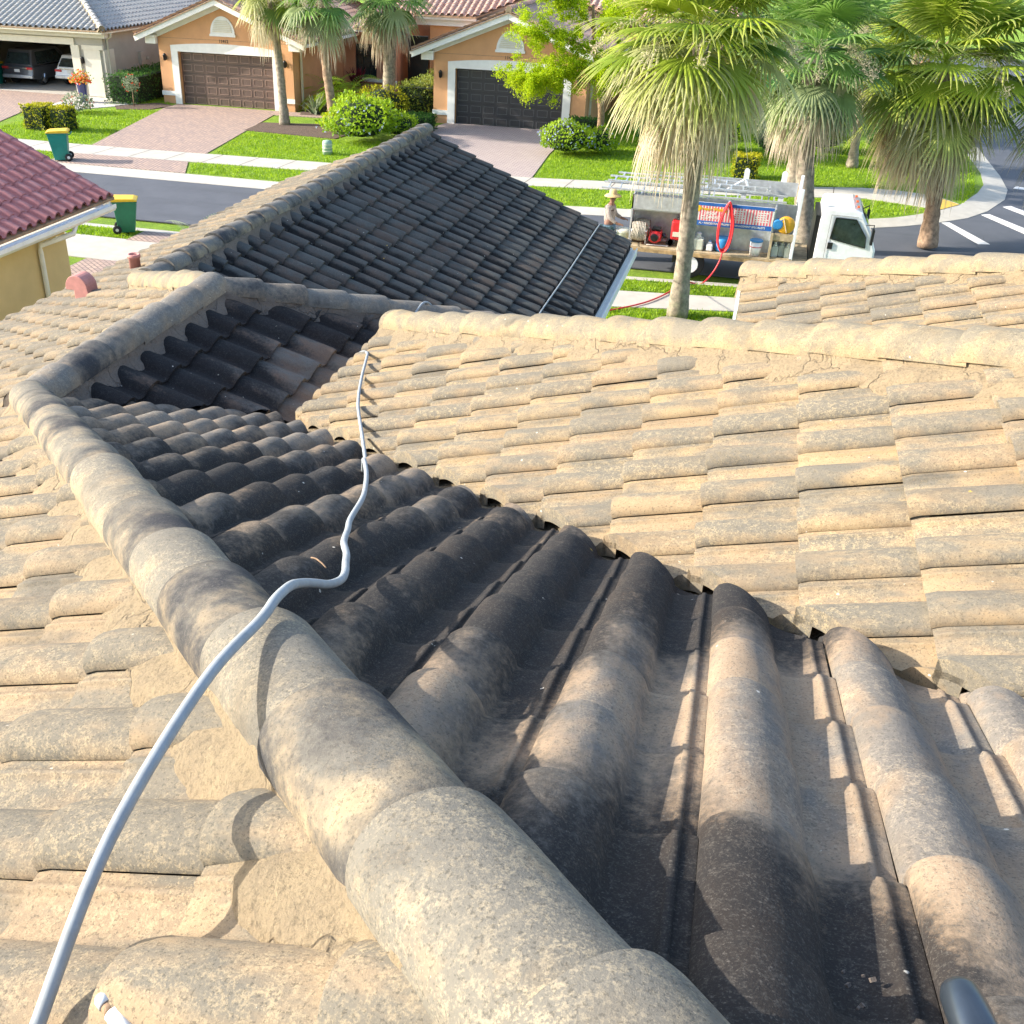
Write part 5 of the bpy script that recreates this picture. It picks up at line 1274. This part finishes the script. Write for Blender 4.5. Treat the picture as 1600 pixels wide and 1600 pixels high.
mb = MB(); mb.lathe([(.03, -.02), (.21, -.02), (.22, 0), (.21, .02), (.03, .02)], (.82, y0 + .06, 1.62), 30, 'y'); rl = mb.build('hose_reel', 'amber', tr)
mb = MB(); mb.bar((.74, y0 + .03, 1.80), (.86, y0 + .03, 1.44), .03, .01); mb.build('spoke', 'white', rl)
mb = MB(); mb.lathe([(.10, -.10), (.13, -.09), (.13, .09), (.10, .10)], (.62, y0 + .12, 1.62), 16, 'y'); mb.bar((.56, y0 + .05, 1.5), (.72, y0 + .05, 1.76), .03); mb.build('blue_canister', 'blue', tr)

# ladders on the rack
def ladder(name, x0_, x1_, y, z, w, label, tilt=0):
    root = empty(name, ((x0_ + x1_) / 2, y, z), label, 'ladder', 'ladders on the truck rack')
    for s_ in (0, 1):
        mb = MB(); mb.bar((x0_, y + s_ * w, z + s_ * tilt), (x1_, y + s_ * w, z + s_ * tilt), .07, .035); mb.build('rail', 'alu', root)
    n = int((x1_ - x0_) / .30)
    for k in range(n):
        x = x0_ + .18 + k * .30; mb = MB(); mb.bar((x, y, z), (x, y + w, z + tilt), .035); mb.build('rung', 'alu', root)
    return root
ladder('extension_ladder', -3.95, .75, y0 + .28, 2.12, .42, 'aluminium ladder nearest the viewer on the truck rack', .06)
ladder('extension_ladder', -3.85, .35, y0 + .62, 2.245, .42, 'aluminium ladder stacked behind the nearest one on the rack', .03)
ladder('extension_ladder', -3.70, -.2, y0 + 1.1, 2.26, .40, 'aluminium ladder farthest from the viewer on the rack', .02)
# engines, reels, jugs and bucket on the deck
def engine(x, y, label, blk):
    root = empty('petrol_engine', (x, y, .75), label, 'engine')
    mb = MB(); mb.box(x - .16, x + .16, y - .14, y + .14, .84, 1.10); mb.build('housing', 'red', root, bevel=.03)
    mb = MB(); mb.lathe([(.02, -.06), (.13, -.055), (.16, 0), (.16, .06)], (x, y - .20, .97), 20, 'y'); g = mb.build('fan_cover', 'red', root)
    mb = MB(); mb.lathe([(.02, -.012), (.10, -.010), (.105, 0)], (x, y - .262, .97), 18, 'y'); mb.build('grille', 'black', g)
    mb = MB(); mb.box(x - .10, x + .14, y - .10, y + .10, 1.101, 1.20); mb.build('air_filter', 'black', root, bevel=.03)
    mb = MB(); mb.tube([(x + .17, y, 1.0), (x + .24, y, 1.0), (x + .26, y - .05, .95)], .05, 10); mb.build('pump', 'steel', root)
    mb = MB(); mb.tube([(x - .2, y - .22, .77), (x + .36, y - .22, .77), (x + .36, y + .2, .77), (x - .2, y + .2, .77)], .016, 6, closed=True)
    for dx in (-.2, .36): mb.tube([(x + dx, y, .77), (x + dx, y, .86), (x, y, .86)], .014, 6)
    mb.build('skid_frame', 'alu', root)
    mb = MB()
    for dx in (-.1, .1): mb.lathe([(.02, -.02), (.09, -.02), (.1, 0), (.09, .02)], (x + .42 + dx * .2, y - .1, .86), 14, 'y')
    mb.build('pulley', 'black', root)
engine(-2.42, y0 + .38, 'small petrol engine with round black fan grille on the truck deck', 0)
g = empty('generator', (-1.85, y0 + .4, .75), 'red boxy generator on the truck deck right of the engine', 'generator')
mb = MB(); mb.box(-2.02, -1.70, y0 + .25, y0 + .58, .92, 1.42); mb.build('housing', 'red', g, bevel=.04)
mb = MB(); mb.box(-1.97, -1.75, y0 + .235, y0 + .249, 1.02, 1.14); mb.build('control_panel', 'cream', g)
mb = MB(); mb.lathe([(.05, 0), (.05, .05)], (-1.86, y0 + .42, 1.42), 12); mb.build('fuel_cap', 'black', g)
mb = MB()
for x in (-2.0, -1.72): mb.bar((x, y0 + .3, .75), (x, y0 + .3, .93), .03); mb.bar((x, y0 + .55, .75), (x, y0 + .55, .93), .03)
mb.build('stand', 'black', g)
for k, (x, y, lab) in enumerate(((-2.85, y0 + .25, 'coiled pale cable reel at the rear corner of the deck'), (-2.80, y0 + .62, 'coiled pale cable reel behind the rear corner one'))):
    rt = empty('cable_reel', (x, y, .75), lab, 'cable reel', 'cable reels at the back of the truck')
    mb = MB()
    for q in range(9):
        f = q / 8; r = .235 - .05 * abs(f - .5); pts = [(x - .16 + f * .32 + .01 * sin(a * 3), y + r * cos(a), 1.08 + r * sin(a)) for a in [i * 2 * pi / 22 for i in range(22)]]
        mb.tube(pts, .022, 6, closed=True)
    mb.build('coils', 'rope', rt)
    mb = MB(); mb.lathe([(.05, -.2), (.05, .2)], (x, y, 1.08), 12, 'x'); mb.bar((x - .19, y, .75), (x - .19, y, 1.1), .03); mb.bar((x + .19, y, .75), (x + .19, y, 1.1), .03); mb.build('stand', 'alu', rt)
def jug(x, y, z, h, r, mat, label, capm='white'):
    rt = empty('jug', (x, y, z), label, 'jug', 'jugs on the truck')
    mb = MB(); mb.prism([(x - r, y - r), (x + r, y - r), (x + r, y + r), (x - r, y + r)], z, z + h * .72); mb.build('body', mat, rt, bevel=.03)
    mb = MB(); mb.lathe([(r * .9, 0), (r * .45, h * .16), (r * .35, h * .20), (r * .35, h * .28)], (x, y, z + h * .70), 14); mb.build('neck', mat, rt)
    mb = MB(); mb.lathe([(r * .42, 0), (r * .42, h * .07)], (x, y, z + h * .95), 12); mb.build('lid', capm, rt)
jug(-1.28, y0 + .25, .75, .42, .14, 'jug', 'large pale square jug at the left end below the sign')
jug(-.98, y0 + .22, .75, .26, .085, 'whitePaint', 'small white jug beside the coiled red hose', 'blue')
jug(.66, y0 + .26, .75, .38, .085, 'jug', 'greenish jug under the wooden shelf, left of three')
jug(.83, y0 + .34, .75, .40, .08, 'jug', 'greenish jug under the wooden shelf, middle of three')
jug(.98, y0 + .24, .75, .38, .085, 'jug', 'greenish jug under the wooden shelf, right of three')
rt = empty('bucket', (.18, y0 + .22, .75), 'white bucket with blue lid on the truck deck', 'bucket')
mb = MB(); mb.lathe([(.13, 0), (.155, .36)], (.18, y0 + .22, .75), 22); mb.build('pail', 'whitePaint', rt)
mb = MB(); mb.lathe([(.165, 0), (.168, .03), (.15, .045)], (.18, y0 + .22, 1.11), 22); mb.build('lid', 'blue', rt)
mb = MB(); mb.lathe([(.1485, 0), (.1495, .02)], (.18, y0 + .22, .97), 22); mb.build('red_band', 'red', rt)
rt = empty('drum', (-.66, y0 + .36, .75), 'round blue drum on the deck behind the hanging red hose', 'drum')
mb = MB(); mb.lathe([(.16, 0), (.19, .05), (.19, .30), (.14, .36)], (-.66, y0 + .33, .75), 20); mb.build('shell', 'blue', rt)
# red hose: hanging coil and the run to the lawn
rt = empty('red_hose', (-.64, y0 - .04, 1.0), 'bright red hose hanging in loops from the truck and trailing to the near verge', 'hose')
mb = MB(); yh = y0 - .045
for k in range(5):
    o = (k - 2) * .022; ph = []
    for i in range(40):
        a = 2 * pi * i / 40; w = (.135 + .05 * (1 - sin(a)) / 2 + .012 * (k % 3)) * cos(a); z = 1.47 + (.58 + .015 * k) * sin(a)
        if sin(a) > 0: w *= (1 - .55 * sin(a) ** 2)
        ph.append((-.64 + w + o * .5, yh - abs(o) * .8 - .01 * k, z))
    mb.tube(ph, .020, 8, closed=True)
mb.build('hanging_coil', 'redHose', rt)
mb = MB(); mb.tube(smoothpath([(-.62, yh, .92), (-.66, yh - .1, .6), (-.82, 27.18, .25), (-1.05, 26.95, .05), (-1.35, 26.75, .13), (-1.6, 26.3, .12), (-1.75, 25.7, .13), (-2.05, 25.0, .13), (-2.4, 24.45, .13), (-3.0, 23.8, .12)], 6), .020, 8); mb.build('trailing_run', 'redHose', rt)
mb = MB(); mb.bar((-.64, y0 - .10, 2.05), (-.64, y0 + .1, 2.05), .05, .10); mb.build('hook', 'alu', rt)

# ------------------------------------------------------------------ the man at the back of the truck
def skin_fig(name, nodes, edges, mat, parent, root=0, sub=2):
    me = bpy.data.meshes.new(name); me.from_pydata([n[0] for n in nodes], edges, [])
    o = bpy.data.objects.new(name, me); C.objects.link(o); me.materials.append(M[mat]); o.parent = parent
    m = o.modifiers.new('skin', 'SKIN'); m.use_smooth_shade = True
    for i, n in enumerate(nodes):
        v = me.skin_vertices[0].data[i]; v.radius = n[1] if isinstance(n[1], tuple) else (n[1], n[1]); v.use_root = (i == root)
    s_ = o.modifiers.new('sub', 'SUBSURF'); s_.levels = sub; s_.render_levels = sub
    return o
man = empty('person', (0, 0, 0), 'man in straw hat, long sleeved taupe shirt and jeans standing behind the truck', 'person')
# local frame: faces +x, stands at the origin
nodes = [((0, 0, .93), (.15, .12)), ((.0, 0, 1.12), (.14, .105)), ((.01, 0, 1.33), (.17, .115)), ((.01, 0, 1.45), (.10, .085)), ((.025, 0, 1.52), .055), ((.04, 0, 1.60), (.085, .075)), ((.045, 0, 1.69), (.08, .08)),
         ((.0, .10, .86), .10), ((.04, .11, .50), .072), ((-.02, .12, .10), .048), ((.12, .13, .045), .042),
         ((.0, -.10, .86), .10), ((-.02, -.11, .50), .072), ((-.08, -.12, .10), .048), ((.06, -.13, .045), .042),
         ((.0, .20, 1.40), .062), ((.10, .24, 1.16), .048), ((.32, .20, 1.08), .036), ((.40, .18, 1.08), (.042, .022)),
         ((.0, -.20, 1.40), .062), ((.08, -.25, 1.16), .048), ((.30, -.22, 1.02), .036), ((.38, -.20, 1.01), (.042, .022))]
edges = [(0, 1), (1, 2), (2, 3), (3, 4), (4, 5), (5, 6), (0, 7), (7, 8), (8, 9), (9, 10), (0, 11), (11, 12), (12, 13), (13, 14), (3, 15), (15, 16), (16, 17), (17, 18), (3, 19), (19, 20), (20, 21), (21, 22)]
for s_, b_ in ((1, 18), (-1, 22)):
    bx, by, bz = nodes[b_][0]
    for k in range(5):
        n0 = len(nodes)
        if k == 0: pts = [(bx + .005, by - s_ * .035, bz + .005), (bx + .035, by - s_ * .055, bz - .005)]
        else: pts = [(bx + .045, by + s_ * (-.030 + .018 * k - .018), bz + .008 - .004 * k), (bx + .075 - .006 * abs(k - 2), by + s_ * (-.030 + .019 * k - .018), bz - .012), (bx + .085 - .008 * abs(k - 2), by + s_ * (-.030 + .019 * k - .018), bz - .038)]
        for p in pts: nodes.append((p, .009))
        edges.append((b_, n0)); edges += [(n0 + i, n0 + i + 1) for i in range(len(pts) - 1)]
skin_fig('body', nodes, edges, 'skin', man)
up = lambda i, g: (nodes[i][0], tuple(x + g for x in nodes[i][1]) if isinstance(nodes[i][1], tuple) else nodes[i][1] + g)
sn = [up(0, .022), up(1, .022), up(2, .020), up(3, .016), up(15, .016), up(16, .014), ((.29, .205, 1.09), .046), up(19, .016), up(20, .014), ((.27, -.222, 1.03), .046)]
skin_fig('shirt', sn, [(0, 1), (1, 2), (2, 3), (3, 4), (4, 5), (5, 6), (3, 7), (7, 8), (8, 9)], 'shirt', man)
sn = [((0, 0, .96), (.168, .138)), up(7, .02), up(8, .018), ((-.018, .12, .13), .066), up(11, .02), up(12, .018), ((-.078, -.12, .13), .066)]
skin_fig('jeans', sn, [(0, 1), (1, 2), (2, 3), (0, 4), (4, 5), (5, 6)], 'jeans', man)
mb = MB(); mb.lathe([(.235, -.035), (.20, .0), (.13, .015), (.11, .03), (.105, .11), (.07, .145), (.01, .15)], (.04, 0, 1.73), 24); mb.build('straw_hat', 'straw', man)
mb = MB(); mb.lathe([(.088, 0), (.09, .03), (.085, .06)], (.03, 0, 1.66), 16); mb.build('hair', 'hair', man)
for s_ in (-1, 1):
    mb = MB(); mb.lathe([(.001, 0), (.009, .004), (.001, .010)], (.122, s_ * .03, 1.655), 8, 'x'); mb.build('eye', 'black', man)
    mb = MB(); mb.lathe([(.001, -.01), (.026, -.004), (.026, .004), (.001, .01)], (.035, s_ * .088, 1.64), 10, 'y'); mb.build('ear', 'skin', man)
mb = MB(); mb.extr([(.115, 1.61), (.150, 1.615), (.120, 1.66)], 'y', -.014, .014); mb.build('nose', 'skin', man, bevel=.005)
mb = MB(); mb.box(.112, .122, -.025, .025, 1.578, 1.585); mb.build('mouth', plain('lips', (.16, .06, .05), .6), man)
for y, x in ((.125, .05), (-.125, -.01)):
    mb = MB(); mb.lathe([(.075, 0), (.07, .05), (.045, .09)], (x, y, 0), 12); mb.v = [(x + (vx - x) * 1.7, vy, vz) for vx, vy, vz in mb.v]; mb.build('boot', 'bark', man)
man.location = (-3.80, 28.7, 0.0); man.rotation_euler = (0, 0, radians(-8))
rt = empty('tub', (-3.38, 28.6, 0), 'pale tub standing between the man and the truck', 'tub')
mb = MB(); mb.lathe([(.18, 0), (.22, .75), (.24, .77), (.24, .80)], (-3.38, 28.75, 0.0), 20); mb.build('shell', 'jug', rt)
mb = MB(); mb.lathe([(.245, 0), (.245, .02), (.1, .05)], (-3.38, 28.75, .80), 20); mb.build('lid', 'cream', rt)
